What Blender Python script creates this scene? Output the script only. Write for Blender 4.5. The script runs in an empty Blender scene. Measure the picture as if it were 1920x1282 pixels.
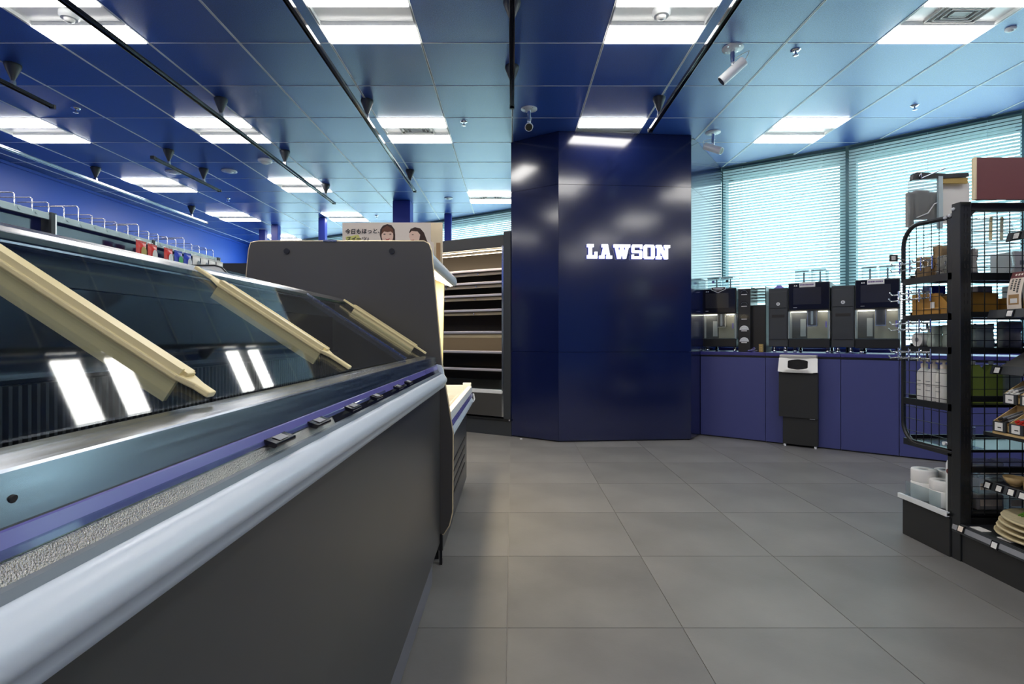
import bpy, math, random
from mathutils import Vector, Matrix
random.seed(7)
sc = bpy.context.scene
COL = sc.collection
CAMZ, HOR, FPX = 1.0, 631.0, 1000.0
# ------------------------------------------------------------------ camera, world, exposure
cam = bpy.data.cameras.new('camera'); cam.sensor_width = 36; cam.lens = 36*FPX/1920
cam.shift_y = -(641-HOR)/1920; cam.clip_start = .02
co = bpy.data.objects.new('camera', cam); COL.objects.link(co)
co.location = (0, 0, CAMZ); co.rotation_euler = (math.pi/2, 0, 0); sc.camera = co
sc.view_settings.view_transform = 'Standard'; sc.view_settings.look = 'None'
sc.view_settings.exposure = 0.7; sc.view_settings.gamma = 1; sc.view_settings.use_curve_mapping = False
LED = 9.5; LEDC = (1, .97, .925); SKY = (0.72, 0.95, 1.0); SKYS = 3.8
w = bpy.data.worlds.new('world'); sc.world = w; w.use_nodes = True
bg = w.node_tree.nodes['Background']; bg.inputs[0].default_value = (*SKY, 1); bg.inputs[1].default_value = SKYS
# ------------------------------------------------------------------ materials
def lin(r, g, b):
    return tuple((c/255/12.92 if c/255 <= .04045 else ((c/255+.055)/1.055)**2.4) for c in (r, g, b))
def mat(name, col, rough=.5, metal=0., spec=.5, bump=None, var=None, coat=0, emit=None, es=1, aniso=None):
    m = bpy.data.materials.new(name); m.use_nodes = True; nt = m.node_tree
    p = nt.nodes['Principled BSDF']
    p.inputs['Base Color'].default_value = (*col, 1); p.inputs['Roughness'].default_value = rough
    p.inputs['Metallic'].default_value = metal; p.inputs['Specular IOR Level'].default_value = spec
    p.inputs['Coat Weight'].default_value = coat; p.inputs['Coat Roughness'].default_value = .12
    if emit: p.inputs['Emission Color'].default_value = (*emit, 1); p.inputs['Emission Strength'].default_value = es
    tc = nt.nodes.new('ShaderNodeTexCoord')
    def noise(scale, detail=3, stretch=None):
        n = nt.nodes.new('ShaderNodeTexNoise'); n.inputs['Scale'].default_value = scale; n.inputs['Detail'].default_value = detail
        mp = nt.nodes.new('ShaderNodeMapping'); nt.links.new(tc.outputs['Object'], mp.inputs[0])
        if stretch: mp.inputs['Scale'].default_value = stretch
        nt.links.new(mp.outputs[0], n.inputs['Vector']); return n
    if bump:
        n = noise(bump[0], 3, bump[2] if len(bump) > 2 else None); b = nt.nodes.new('ShaderNodeBump')
        b.inputs['Strength'].default_value = bump[1]; b.inputs['Distance'].default_value = .002
        nt.links.new(n.outputs[0], b.inputs['Height']); nt.links.new(b.outputs[0], p.inputs['Normal'])
    if var:      # (scale, amount, stretch)
        n = noise(var[0], 5, var[2] if len(var) > 2 else None)
        oi = nt.nodes.new('ShaderNodeObjectInfo')
        ad = nt.nodes.new('ShaderNodeMath'); ad.operation = 'MULTIPLY_ADD'
        nt.links.new(oi.outputs['Random'], ad.inputs[0]); ad.inputs[1].default_value = .22; nt.links.new(n.outputs[0], ad.inputs[2])
        mr = nt.nodes.new('ShaderNodeMapRange'); nt.links.new(ad.outputs[0], mr.inputs[0])
        mr.inputs[1].default_value = .3; mr.inputs[2].default_value = .92
        mr.inputs[3].default_value = 1-var[1]; mr.inputs[4].default_value = 1+var[1]
        mx = nt.nodes.new('ShaderNodeVectorMath'); mx.operation = 'SCALE'; mx.inputs[0].default_value = col
        nt.links.new(mr.outputs[0], mx.inputs['Scale']); nt.links.new(mx.outputs[0], p.inputs['Base Color'])
    if aniso is not None:
        n = noise(60, 2, aniso); mr = nt.nodes.new('ShaderNodeMapRange'); nt.links.new(n.outputs[0], mr.inputs[0])
        mr.inputs[3].default_value = rough*.6; mr.inputs[4].default_value = rough*1.5; nt.links.new(mr.outputs[0], p.inputs['Roughness'])
    return m
def emi(name, col, s):
    m = bpy.data.materials.new(name); m.use_nodes = True; nt = m.node_tree; nt.nodes.clear()
    e = nt.nodes.new('ShaderNodeEmission'); e.inputs[0].default_value = (*col, 1); e.inputs[1].default_value = s
    o = nt.nodes.new('ShaderNodeOutputMaterial'); nt.links.new(e.outputs[0], o.inputs[0]); return m
def clear(name, tint=(1, 1, 1), rough=.0, ior=1.45, haze=0, hcol=(.9, .9, .9), gain=1.0):
    m = bpy.data.materials.new(name); m.use_nodes = True; nt = m.node_tree; nt.nodes.clear()
    t = nt.nodes.new('ShaderNodeBsdfTransparent'); t.inputs[0].default_value = (*tint, 1)
    g = nt.nodes.new('ShaderNodeBsdfGlossy'); g.inputs['Roughness'].default_value = rough
    f = nt.nodes.new('ShaderNodeFresnel'); gm = nt.nodes.new('ShaderNodeNewGeometry')
    fm = nt.nodes.new('ShaderNodeMapRange'); fm.inputs[3].default_value = ior; fm.inputs[4].default_value = 1/ior   # same mirror strength from both faces
    nt.links.new(gm.outputs['Backfacing'], fm.inputs[0]); nt.links.new(fm.outputs[0], f.inputs[0])
    mx = nt.nodes.new('ShaderNodeMixShader'); o = nt.nodes.new('ShaderNodeOutputMaterial')
    src = t.outputs[0]
    if haze:
        d = nt.nodes.new('ShaderNodeBsdfTranslucent'); d.inputs[0].default_value = (*hcol, 1)
        m2 = nt.nodes.new('ShaderNodeMixShader'); m2.inputs[0].default_value = haze
        nt.links.new(t.outputs[0], m2.inputs[1]); nt.links.new(d.outputs[0], m2.inputs[2]); src = m2.outputs[0]
    mu = nt.nodes.new('ShaderNodeMath'); mu.operation = 'MULTIPLY'; mu.inputs[1].default_value = gain; mu.use_clamp = True
    nt.links.new(f.outputs[0], mu.inputs[0]); nt.links.new(mu.outputs[0], mx.inputs[0])
    nt.links.new(src, mx.inputs[1]); nt.links.new(g.outputs[0], mx.inputs[2]); nt.links.new(mx.outputs[0], o.inputs[0]); return m
M = {}
M['floor'] = mat('floor_tile_stone', (.19, .186, .178), .42, var=(2.2, .28), bump=(90, .12), spec=.4)
M['grout'] = mat('grout', (.30, .29, .27), .8)
M['ceil'] = mat('ceiling_blue', (.026, .080, .36), .31, spec=.5, bump=(230, .6), var=(140, .45)); M['ceil'].node_tree.nodes['Principled BSDF'].inputs['IOR'].default_value = 2.2; M['ceil'].node_tree.nodes['Principled BSDF'].inputs['Specular Tint'].default_value = (.80, .95, 1, 1)
M['ceilback'] = mat('ceiling_back', (.01, .02, .08), .8)
M['tbar'] = mat('ceiling_bar_grey', (.92, .92, .92), .35)
M['bluewall'] = mat('wall_blue', (.03, .10, .52), .38, bump=(60, .05))
M['darkwall'] = mat('wall_dark', (.03, .035, .06), .7)
M['column'] = mat('column_blue_lacquer', (.005, .010, .056), .16, spec=.75, bump=(2.5, .25), coat=.3)
M['bluepost'] = mat('post_blue', (.02, .04, .30), .4)
M['white'] = mat('white_enamel', (.78, .80, .80), .3)
M['whitematte'] = mat('white_matte', (.72, .72, .70), .6)
M['cream'] = mat('cream_plastic', (.84, .71, .38), .34, bump=(40, .05))
M['steel'] = mat('brushed_steel', (.40, .44, .50), .22, metal=1, aniso=(3, .05, 3))
M['chrome'] = mat('chrome', (.85, .86, .87), .12, metal=1)
M['mirror'] = mat('polished_liner', (.055, .06, .07), .16, metal=1, bump=(6, .15))
M['greypanel'] = mat('freezer_grey', (.046, .047, .047), .28, bump=(3, .12), spec=.5)
M['endpanel'] = mat('end_panel_grey', (.078, .074, .066), .33, bump=(2, .12), spec=.5)
M['gold'] = mat('cream_edge', (.80, .66, .42), .25, metal=.35)
M['bumper'] = mat('bumper_white', (.62, .69, .76), .30, spec=.6)
M['lip'] = mat('grey_lip', (.16, .19, .22), .35)
M['purple'] = mat('purple_strip', (.17, .155, .46), .22, coat=.4)
M['black'] = mat('black_satin', (.012, .013, .014), .35)
M['blackmatte'] = mat('black_matte', (.02, .021, .021), .6)
M['blackgloss'] = mat('black_gloss', (.01, .01, .012), .12)
M['charcoal'] = mat('charcoal_plastic', (.035, .04, .045), .42)
M['rackblack'] = mat('rack_black_steel', (.014, .016, .018), .32)
M['counter'] = mat('counter_blue_laminate', (.055, .065, .22), .5, bump=(30, .04))
M['countertop'] = mat('counter_top_blue', (.045, .045, .22), .35)
M['slat'] = mat('blind_slat', (.62, .75, .76), .45)
M['mull'] = mat('mullion_teal', (.05, .11, .13), .5)
M['beam'] = mat('header_teal', (.05, .09, .09), .7)
M['glass'] = clear('window_glass', (.93, .98, .98), gain=.6)
M['lid'] = clear('freezer_glass', (.90, .93, .94), rough=.03, ior=1.42, gain=.62, haze=.02, hcol=(.5, .6, .7))
M['acrylic'] = clear('clear_acrylic', (.80, .86, .88), rough=.05, haze=.12)
M['film'] = clear('plastic_film', (.85, .87, .88), rough=.12, haze=.28, hcol=(.8, .82, .82))
M['purplefilm'] = clear('purple_film', (.3, .25, .75), rough=.1, haze=.25, hcol=(.25, .2, .7))
M['led'] = emi('led_panel', LEDC, LED)
M['warm'] = emi('warm_tube', (1, .84, .62), 16)
M['cool'] = emi('white_tube', (1, .80, .52), 36)
M['baylight'] = emi('bay_light', (1, .9, .72), 6)
M['sign'] = emi('sign_white', (.93, .95, 1), 1.3)
M['halo'] = emi('sign_edge', (.25, .28, 1), 1.0)
M['glit'] = mat('glitter_strip', (.62, .60, .55), .22, metal=1, bump=(700, 1.0))
M['maroon'] = mat('maroon_board', (.17, .045, .045), .45)
M['paper'] = mat('paper_white', (.80, .79, .75), .7)
M['papercream'] = mat('paper_cream', (.90, .79, .66), .6)
M['ink'] = mat('ink_black', (.02, .018, .018), .6)
M['grille'] = mat('vent_grey', (.42, .43, .42), .5)
M['lensdark'] = mat('lens_dark', (.03, .03, .02), .1)
M['amber'] = mat('amber_pack', (.50, .26, .05), .35, var=(9, .25), bump=(12, .5))
M['brownpaper'] = mat('brown_paper', (.36, .24, .12), .7, bump=(20, .6), var=(8, .2))
M['wood'] = mat('light_wood', (.62, .44, .20), .55, var=(6, .15, (1, 8, 8)))
M['green'] = mat('green_leaf', (.10, .25, .03), .45)
M['limegreen'] = mat('green_liquid', (.42, .55, .12), .25)
M['greengrey'] = mat('green_pack', (.55, .64, .56), .4, var=(12, .3))
M['grey'] = mat('grey_plastic', (.25, .26, .28), .45)
M['greypack'] = mat('grey_pack', (.42, .40, .37), .4, var=(14, .4), bump=(18, .7))
M['tissue'] = mat('tissue_white', (.82, .81, .78), .9, bump=(60, .3))
M['screen'] = mat('screen_dark', (.035, .034, .03), .08, coat=.5)
M['brew'] = mat('brew_beige', (.62, .54, .40), .35)
M['skin'] = mat('print_skin', (.90, .62, .47), .6)
M['hair'] = mat('print_hair', (.05, .02, .012), .6)
M['hairbrown'] = mat('print_brown', (.16, .06, .03), .6)
M['lips'] = mat('print_red', (.55, .10, .08), .6)
M['sleeve'] = mat('print_blue', (.35, .48, .62), .6)
M['yellowgreen'] = mat('print_yellow', (.70, .68, .20), .6)
M['brownprint'] = mat('print_wood', (.40, .24, .10), .6)
M['redbag'] = mat('red_bag', (.62, .03, .02), .25, bump=(20, .6))
M['bluebag'] = mat('blue_bag', (.02, .05, .45), .25, bump=(20, .6))
M['greenbag'] = mat('green_bag', (.05, .40, .10), .3)
M['gondnavy'] = mat('gondola_navy', (.008, .012, .06), .12, spec=.7)
M['palebar'] = mat('pale_bar', (.50, .62, .64), .35)
M['brass'] = mat('brass_tone', (.45, .32, .10), .4, metal=.5)
M['multideck'] = mat('multideck_dark', (.055, .054, .05), .45)
M['brownliner'] = mat('multideck_liner', (.075, .057, .038), .5)
M['ticket'] = mat('ticket_silver', (.70, .66, .70), .3, metal=.5)
M['purpletext'] = mat('print_purple', (.12, .05, .22), .6)
M['asphalt'] = mat('pavement', (.62, .64, .62), .9, var=(1, .2))
# ------------------------------------------------------------------ mesh helpers
class MB:
    def __init__(s, off=(0, 0, 0)): s.v = []; s.f = []; s.off = Vector(off); s.sm = []
    def add(s, vs, fs, smooth=False):
        n = len(s.v); s.v += [tuple(Vector(q)-s.off) for q in vs]; s.f += [[i+n for i in f] for f in fs]; s.sm += [smooth]*len(fs); return s
    def box(s, x0, x1, y0, y1, z0, z1):
        x0, x1 = min(x0, x1), max(x0, x1); y0, y1 = min(y0, y1), max(y0, y1); z0, z1 = min(z0, z1), max(z0, z1)
        return s.add([(x0, y0, z0), (x1, y0, z0), (x1, y1, z0), (x0, y1, z0), (x0, y0, z1), (x1, y0, z1), (x1, y1, z1), (x0, y1, z1)],
              [(0, 3, 2, 1), (4, 5, 6, 7), (0, 1, 5, 4), (1, 2, 6, 5), (2, 3, 7, 6), (3, 0, 4, 7)])
    def prism(s, poly, axis, a, b, smooth=False):
        """poly of 2D points; axis x: (y,z), y: (x,z), z: (x,y)"""
        def mk(p, t): return {'x': (t, p[0], p[1]), 'y': (p[0], t, p[1]), 'z': (p[0], p[1], t)}[axis]
        n = len(poly); vs = [mk(p, a) for p in poly]+[mk(p, b) for p in poly]
        s.add(vs, [[(i+1) % n, i, n+i, n+(i+1) % n] for i in range(n)], smooth)
        s.add(vs[:n], [list(range(n))]); s.add(vs[n:], [list(range(n))[::-1]]); return s
    def tube(s, pts, r, n=8, closed=False, smooth=True):
        pts = [Vector(p) for p in pts]; N = len(pts); rs = r if isinstance(r, (list, tuple)) else [r]*N
        rings = []; up = None
        for i, p in enumerate(pts):
            a = pts[(i-1) % N] if (i > 0 or closed) else p; b = pts[(i+1) % N] if (i < N-1 or closed) else p
            t = (b-a).normalized()
            if up is None: up = Vector((0, 0, 1)) if abs(t.z) < .9 else Vector((1, 0, 0))
            e = t.cross(up)
            if e.length < 1e-4: e = t.cross(Vector((0, 1, 0)))
            e.normalize(); g = e.cross(t); up = g
            rings.append([p+(e*math.cos(k*2*math.pi/n)+g*math.sin(k*2*math.pi/n))*rs[i] for k in range(n)])
        vs = [q for R in rings for q in R]; fs = []
        for i in range(N if closed else N-1):
            j = (i+1) % N
            fs += [[i*n+k, i*n+(k+1) % n, j*n+(k+1) % n, j*n+k] for k in range(n)]
        s.add(vs, fs, smooth)
        if not closed: s.add(rings[0], [list(range(n))[::-1]]); s.add(rings[-1], [list(range(n))])
        return s
    def cyl(s, a, b, r, n=16, r2=None): return s.tube([a, b], [r, r if r2 is None else r2], n)
    def lathe(s, prof, c, n=20):
        """prof (r,z) around vertical axis at c"""
        vs = []; fs = []
        for (r, z) in prof: vs += [(c[0]+r*math.cos(k*2*math.pi/n), c[1]+r*math.sin(k*2*math.pi/n), c[2]+z) for k in range(n)]
        for i in range(len(prof)-1): fs += [[i*n+k, i*n+(k+1) % n, (i+1)*n+(k+1) % n, (i+1)*n+k] for k in range(n)]
        s.add(vs, fs, True); s.add(vs[:n], [list(range(n))[::-1]]); s.add(vs[-n:], [list(range(n))]); return s
    def mesh(s, name, m, merge=False):
        me = bpy.data.meshes.new(name); me.from_pydata(s.v, [], s.f); me.materials.append(m)
        for p, q in zip(me.polygons, s.sm): p.use_smooth = q
        me.validate(); me.update(); return me
    def build(s, name, m, parent=None, bevel=0, loc=None, seg=2, **kw):
        o = bpy.data.objects.new(name, s.mesh(name, m)); COL.objects.link(o)
        if parent is not None: o.parent = parent
        if loc is not None: o.location = loc
        elif parent is None: o.location = s.off
        if bevel:
            b = o.modifiers.new('bevel', 'BEVEL'); b.width = bevel; b.segments = seg; b.limit_method = 'ANGLE'; b.harden_normals = False
        for k, v in kw.items(): o[k] = v
        return o
def tag(o, label, cat, group=None, kind=None):
    o['label'] = label; o['category'] = cat
    if group: o['group'] = group
    if kind: o['kind'] = kind
    return o
def thing(name, label, cat, loc=(0, 0, 0), rz=0, group=None):
    o = bpy.data.objects.new(name, None); COL.objects.link(o); o.location = loc; o.rotation_euler = (0, 0, rz); o.empty_display_size = .1
    return tag(o, label, cat, group)
def struct(name, loc=(0, 0, 0)):
    o = bpy.data.objects.new(name, None); COL.objects.link(o); o.location = loc; o['kind'] = 'structure'; o.empty_display_size = .1; return o
def copy_tree(o, parent=None):
    c = o.copy(); COL.objects.link(c)
    if parent is not None: c.parent = parent
    for ch in list(o.children): copy_tree(ch, c)
    return c
def link(name, me, parent=None, loc=(0, 0, 0), rz=0, **kw):
    o = bpy.data.objects.new(name, me); COL.objects.link(o); o.parent = parent; o.location = loc; o.rotation_euler = (0, 0, rz)
    for k, v in kw.items(): o[k] = v
    return o
def P(px, py, Y): return Vector(((px-960)/FPX*Y, Y, CAMZ+(HOR-py)/FPX*Y))
def text_mesh(body, size, m, shear=0, ext=.0008, offset=0):
    c = bpy.data.curves.new('lettering', 'FONT'); c.body = body; c.size = size; c.shear = shear; c.extrude = ext; c.resolution_u = 3; c.offset = offset
    o = bpy.data.objects.new('lettering', c); COL.objects.link(o); bpy.context.view_layer.update()
    me = bpy.data.meshes.new_from_object(o.evaluated_get(bpy.context.evaluated_depsgraph_get()))
    bpy.data.objects.remove(o); me.materials.clear(); me.materials.append(m); return me
def arc(cx, cy, r, a0, a1, n=6):
    return [(cx+r*math.cos(math.radians(a0+(a1-a0)*i/n)), cy+r*math.sin(math.radians(a0+(a1-a0)*i/n))) for i in range(n+1)]
def rrect(x0, x1, y0, y1, r, n=5):
    return arc(x1-r, y0+r, r, -90, 0, n)+arc(x1-r, y1-r, r, 0, 90, n)+arc(x0+r, y1-r, r, 90, 180, n)+arc(x0+r, y0+r, r, 180, 270, n)
# ================================================================== SETTING
H = 2.95
WIN = [(-5.63, 11.5), (-1.65, 9.2), (0, 8.1), (2.408, 6.143), (3.42, 5.45), (4.384, 4.567), (6.8, 2.1)]
ROOM = WIN+[(6.8, -4), (-5.63, -4)]
def win_y(x):
    for a, b in zip(WIN, WIN[1:]):
        if a[0] <= x <= b[0]: return a[1]+(b[1]-a[1])*(x-a[0])/(b[0]-a[0])
    return WIN[-1][1]
def clip(poly, a, b):
    """keep the side of line a->b (a left of b, room below)"""
    dx, dy = b[0]-a[0], b[1]-a[1]
    def sd(p): return dx*(p[1]-a[1])-dy*(p[0]-a[0])
    out = []
    for i, p in enumerate(poly):
        q = poly[(i+1) % len(poly)]; sp, sq = sd(p), sd(q)
        if sp <= 0: out.append(p)
        if (sp <= 0) != (sq <= 0):
            t = sp/(sp-sq); out.append((p[0]+t*(q[0]-p[0]), p[1]+t*(q[1]-p[1])))
    return out
def clip_room(x0, x1, y0, y1):
    x0 = max(x0, -5.63); x1 = min(x1, 6.8)
    if x1-x0 < .02: return None
    full = [(x0, y0), (x1, y0), (x1, y1), (x0, y1)]; poly = full
    for a, b in zip(WIN, WIN[1:]):
        if b[0] > x0-.3 and a[0] < x1+.3: poly = clip(poly, a, b)
        if len(poly) < 3: return None
    return poly
def area(p): return abs(sum(p[i][0]*p[(i+1) % len(p)][1]-p[(i+1) % len(p)][0]*p[i][1] for i in range(len(p))))/2
# floor
fl = struct('floor'); g = MB(); g.prism([(p[0], p[1]) for p in ROOM], 'z', -.06, -.004); g.build('grout', M['grout'], fl)
FX, FY, FS = -.0165, 1.832, .603
tile = MB().box(-.3, .3, -.2985, .2985, -.004, 0); tm = tile.mesh('floor_tile', M['floor'])
rest = MB()
for i in range(-10, 12):
    for j in range(-10, 17):
        x0 = FX+i*FS; y0 = FY+j*.6
        poly = clip_room(x0+.0015, x0+FS-.0015, y0+.0015, y0+.6-.0015)
        if not poly or area(poly) < .005 or y0 < -4: continue
        cx, cy = x0+FS/2, y0+.3
        vis = cy > .9 and -1.9 < cx and abs(cx)/cy < 1.25 and cy < 6.6
        if vis and area(poly) > .355: link('floor_tile', tm, fl, (cx, cy, 0))
        elif vis: MB((cx, cy, 0)).prism([(p[0], p[1]) for p in poly], 'z', -.004, 0).build('floor_tile', M['floor'], fl, loc=(cx, cy, 0))
        else: rest.prism(poly, 'z', -.004, 0)
rest.build('floor_tile_field', M['floor'], fl, kind='stuff')
# ceiling
ce = struct('ceiling', (0, 0, H)); MB((0, 0, H)).prism([(p[0], p[1]) for p in ROOM], 'z', H+.06, H+.25).build('ceiling_slab', M['ceilback'], ce)
CX, CS, CY, CR = .003, .604, 3.542, .606
FIX = {}
for k in (-8, -5, -2, 1, 4, 7):
    for r in (-10, -7, -4, -1, 2): FIX[(k, r)] = 1
for k, r in ((-8, 5), (-5, 5), (-8, 8), (-5, 8), (-8, 11), (-1, 6)): FIX[(k, r)] = 1
FIX.pop((7, 2), None)
ctm = MB().box(-CS/2+.006, CS/2-.006, -CR/2+.004, CR/2-.004, 0, .011).mesh('ceiling_tile', M['ceil'])
crest = MB((0, 0, H))
for k in range(-10, 12):
    for r in range(-13, 14):
        if (k, r) in FIX: continue
        x0, y0 = CX+k*CS, CY+r*CR
        poly = clip_room(x0+.006, x0+CS-.006, y0+.004, y0+CR-.004)
        if not poly or area(poly) < .004: continue
        cx, cy = x0+CS/2, y0+CR/2
        vis = y0 > 2.3 and abs(cx) < cy*.96+.6
        if vis and area(poly) > .352: link('ceiling_tile', ctm, ce, (cx, cy, 0))
        elif vis: MB((cx, cy, H)).prism(poly, 'z', H, H+.011).build('ceiling_tile', M['ceil'], ce, loc=(cx, cy, 0))
        else: crest.prism(poly, 'z', H, H+.011)
crest.build('ceiling_tile_field', M['ceil'], ce, kind='stuff')
for k in range(-9, 12):      # double runners
    x = CX+k*CS; y1 = win_y(x)-.01
    b = MB((x, 0, H)); b.box(x-.0075, x-.0025, -4, y1, H-.003, H+.01).box(x+.0025, x+.0075, -4, y1, H-.003, H+.01).build('ceiling_runner', M['tbar'], ce, loc=(x, 0, 0))
for r in range(-12, 14):     # thin cross bars
    y = CY+r*CR; xs = [x/50 for x in range(int(-5.62*50), int(6.79*50)) if win_y(x/50) > y+.02]
    if xs: MB((0, y, H)).box(-5.62, max(xs), y-.0028, y+.0028, H-.002, H+.01).build('ceiling_cross_bar', M['tbar'], ce, loc=(0, y, 0))
# opaque walls
def wall(name, a, b, z0, z1, m, th=.12, side=1):
    dx, dy = b[0]-a[0], b[1]-a[1]; L = math.hypot(dx, dy); n = (-dy/L*side, dx/L*side)
    o = MB(); o.prism([a, b, (b[0]+n[0]*th, b[1]+n[1]*th), (a[0]+n[0]*th, a[1]+n[1]*th)], 'z', z0, z1)
    return o.build(name, m, None, kind='structure')
wall('wall_left', (-5.63, -4.0), (-5.63, 11.6), 0, H+.2, M['bluewall'])
wall('wall_back', (6.9, -4), (-5.7, -4), 0, H+.2, M['bluewall'], side=1)
wall('wall_right', (6.8, 2.2), (6.8, -4), 0, H+.2, M['bluewall'], side=1)
MB().box(-5.63, -5.60, -4, 11.3, H-.035, H-.002).build('trim_1', M['bluewall'], None, kind='structure')
# window wall: sill, header, mullions, panes, blinds
for i, (a, b) in enumerate(zip(WIN, WIN[1:])):
    wn = struct('window_%d' % (i+1), (a[0], a[1], 0)); ang = math.atan2(b[1]-a[1], b[0]-a[0]); wn.rotation_euler = (0, 0, ang); L = math.hypot(b[0]-a[0], b[1]-a[1])
    MB().box(0, L, .075, .2, 0, .92).build('sill_wall', M['bluewall'], wn)
    MB().box(-.06, L+.06, .12, .3, H-.095, H+.25).build('header_beam', M['beam'], wn)
    MB().box(0, L, .14, .146, .92, H-.095).build('pane', M['glass'], wn)
    np_ = 1 if L < 2 else int(L/1.3)
    for k in range(np_+1):
        wd = .13 if k in (0, np_) and (i, k) not in ((3, 0), (2, np_), (4, np_), (5, 0)) else .04
        MB().box(k*L/np_-wd/2, k*L/np_+wd/2, .10, .22, .92, H-.1).build('mullion', M['mull'], wn)
    # portal for sampling daylight
    # blind
    fine = i in (1, 3, 4)
    lab = {0: 'white venetian blind at the far left end of window wall', 1: 'white venetian blind above the open shelving left of the blue column',
           2: 'white venetian blind directly behind the blue column', 3: 'white venetian blind behind the coffee machines, next to the blue column',
           4: 'white venetian blind behind the black wire rack, right of the dark mullion', 5: 'white venetian blind past the right edge of the view'}[i]
    bl = thing('venetian_blind', lab, 'blind', (a[0], a[1], 0), ang)
    z = H-.02; x0, x1 = .012, L-.012; th = math.radians(31); ww = .030; c_, s_ = ww/2*math.cos(th), ww/2*math.sin(th)
    prof = [(.045-c_, s_), (.045, .0018), (.045+c_, -s_), (.045+c_, -s_-.0005), (.045, .0012), (.045-c_, s_-.0005)]
    MB().box(x0, x1, .025, .065, H-.022, H-.001).build('head_rail', M['mull'], bl)
    n = int((z-.95)/.031)
    if fine:
        sm = MB().prism(prof, 'x', x0, x1).mesh('slat', M['slat'])
        for k in range(1, n): link('slat', sm, bl, (0, 0, z-k*.031))
    else:
        q = MB()
        for k in range(1, n): q.prism([(p[0], p[1]+z-k*.031) for p in prof], 'x', x0, x1)
        q.build('slat_bank', M['slat'], bl, kind='stuff')
    for t in ([.18, .5, .82] if L < 3 else [.1, .3, .5, .7, .9]):
        MB().box(t*L-.001, t*L+.001, .030, .032, z-n*.031, z).build('ladder_cord', M['slat'], bl)
    MB().box(x0, x1, .03, .06, z-n*.031-.012, z-n*.031+.006).build('bottom_rail', M['slat'], bl)
wall('wall_far', (-5.75, 11.5), (-5.2, 11.3), 0, H+.1, M['bluewall'], side=1)
MB().box(-40, 40, 2, 60, -.3, -.12).build('ground', M['asphalt'], None, kind='structure')
# blue lacquered column
cp = [(-.01, 5.35), (.44, 5.05), (1.732, 5.155), (2.408, 6.143), (1.2, 7.0), (.45, 6.3)]
colm = struct('trim_2', (0, 0, 0)); colm.name = 'wall_column'
inn = [(p[0]*.985+.015, p[1]+.02) for p in cp]
MB().prism(inn, 'z', .0, H).build('core', M['black'], colm)
zs = [.012, .853, 2.444, H-.002]
for a, b in zip(cp[:4], cp[1:4]):
    dx, dy = b[0]-a[0], b[1]-a[1]; L = math.hypot(dx, dy); ux, uy = dx/L, dy/L; nx, ny = -uy, ux
    for z0, z1 in zip(zs, zs[1:]):
        A = (a[0]+ux*.001, a[1]+uy*.001); B = (b[0]-ux*.001, b[1]-uy*.001)
        MB((A[0], A[1], 0)).prism([A, B, (B[0]+nx*.02, B[1]+ny*.02), (A[0]+nx*.02, A[1]+ny*.02)], 'z', z0+.0015, z1-.0015).build('column_panel', M['column'], colm, loc=(A[0], A[1], 0))
for px in (977, 1027):
    v = P(px, 822, 5.22); MB().box(v.x-.012, v.x+.012, v.y-.03, v.y-.02, 0, .012).build('floor_clip', M['white'], colm)
# sign on the column
ang = math.atan2(.105, 1.292)
s0 = Vector((.44, 5.05, 0)); uu = Vector((math.cos(ang), math.sin(ang), 0))
def on_face(px): # distance along the front face
    k = (px-960)/1000; return (k*s0.y-s0.x)/(uu.x-k*uu.y)
sA, sB = on_face(1099), on_face(1253)
hh = .134; z0 = 1+(631-486)/1000*5.1
sg = thing('illuminated_sign', 'lit white slab serif letters reading LAWSON on the blue column', 'sign', tuple(s0+uu*sA+Vector((0, 0, z0))), ang)
def q4(b, p, d0=-.05, d1=-.028): b.prism([(x*hh*SX, z*hh) for x, z in p], 'y', d0, d1)
def R(x0, z0, x1, z1): return [(x0, z0), (x1, z0), (x1, z1), (x0, z1)]
LET = {
 'L': (.92, [R(0, .8, .58, 1), R(.14, 0, .42, 1), R(0, 0, .9, .22), R(.66, 0, .9, .46)]),
 'A': (1.12, [R(.22, .8, .62, 1), [(.16, .1), (.42, .1), (.66, 1), (.42, 1)], [(.70, .1), (.96, .1), (.74, 1), (.50, 1)], R(.3, .3, .8, .46), R(0, 0, .46, .2), R(.62, 0, 1.12, .2)]),
 'W': (1.45, [R(0, .8, .5, 1), R(.52, .8, .92, 1), R(.96, .8, 1.45, 1), [(.34, 0), (.56, 0), (.36, .9), (.1, .9)], [(.4, 0), (.62, 0), (.84, .9), (.62, .9)], [(.84, 0), (1.04, 0), (.84, .9), (.6, .9)], [(.86, 0), (1.08, 0), (1.34, .9), (1.1, .9)]]),
 'S': (.92, [R(.05, .83, .92, 1), R(0, .48, .22, .93), R(.05, .42, .87, .58), R(.70, .07, .92, .52), R(0, 0, .87, .17), R(0, 0, .18, .30), R(.76, .70, .92, 1)]),
 'O': (.95, [R(.08, .84, .87, 1), R(.08, 0, .87, .16), R(0, .08, .27, .92), R(.68, .08, .95, .92)]),
 'N': (1.22, [R(0, .8, .44, 1), R(.12, 0, .34, 1), R(0, 0, .48, .2), [(.12, 1), (.44, 1), (1.04, 0), (.76, 0)], R(.82, 0, 1.04, 1), R(.72, .8, 1.22, 1)])}
tot = sum(LET[c][0] for c in 'LAWSON')+.15*5; SX = (sB-sA)/hh/tot; x = 0
for ch in 'LAWSON':
    wd, quads = LET[ch]; b = MB(); c2 = MB()
    for q in quads:
        qq = [(p[0]+x, p[1]) for p in q]; q4(b, qq)
        q4(c2, [(p[0]+x, p[1]) for p in q], -.0279, -.014)
    lt = b.build('letter', M['sign'], sg); c2.build('letter_return', M['halo'], lt)
    x += wd+.15
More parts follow.
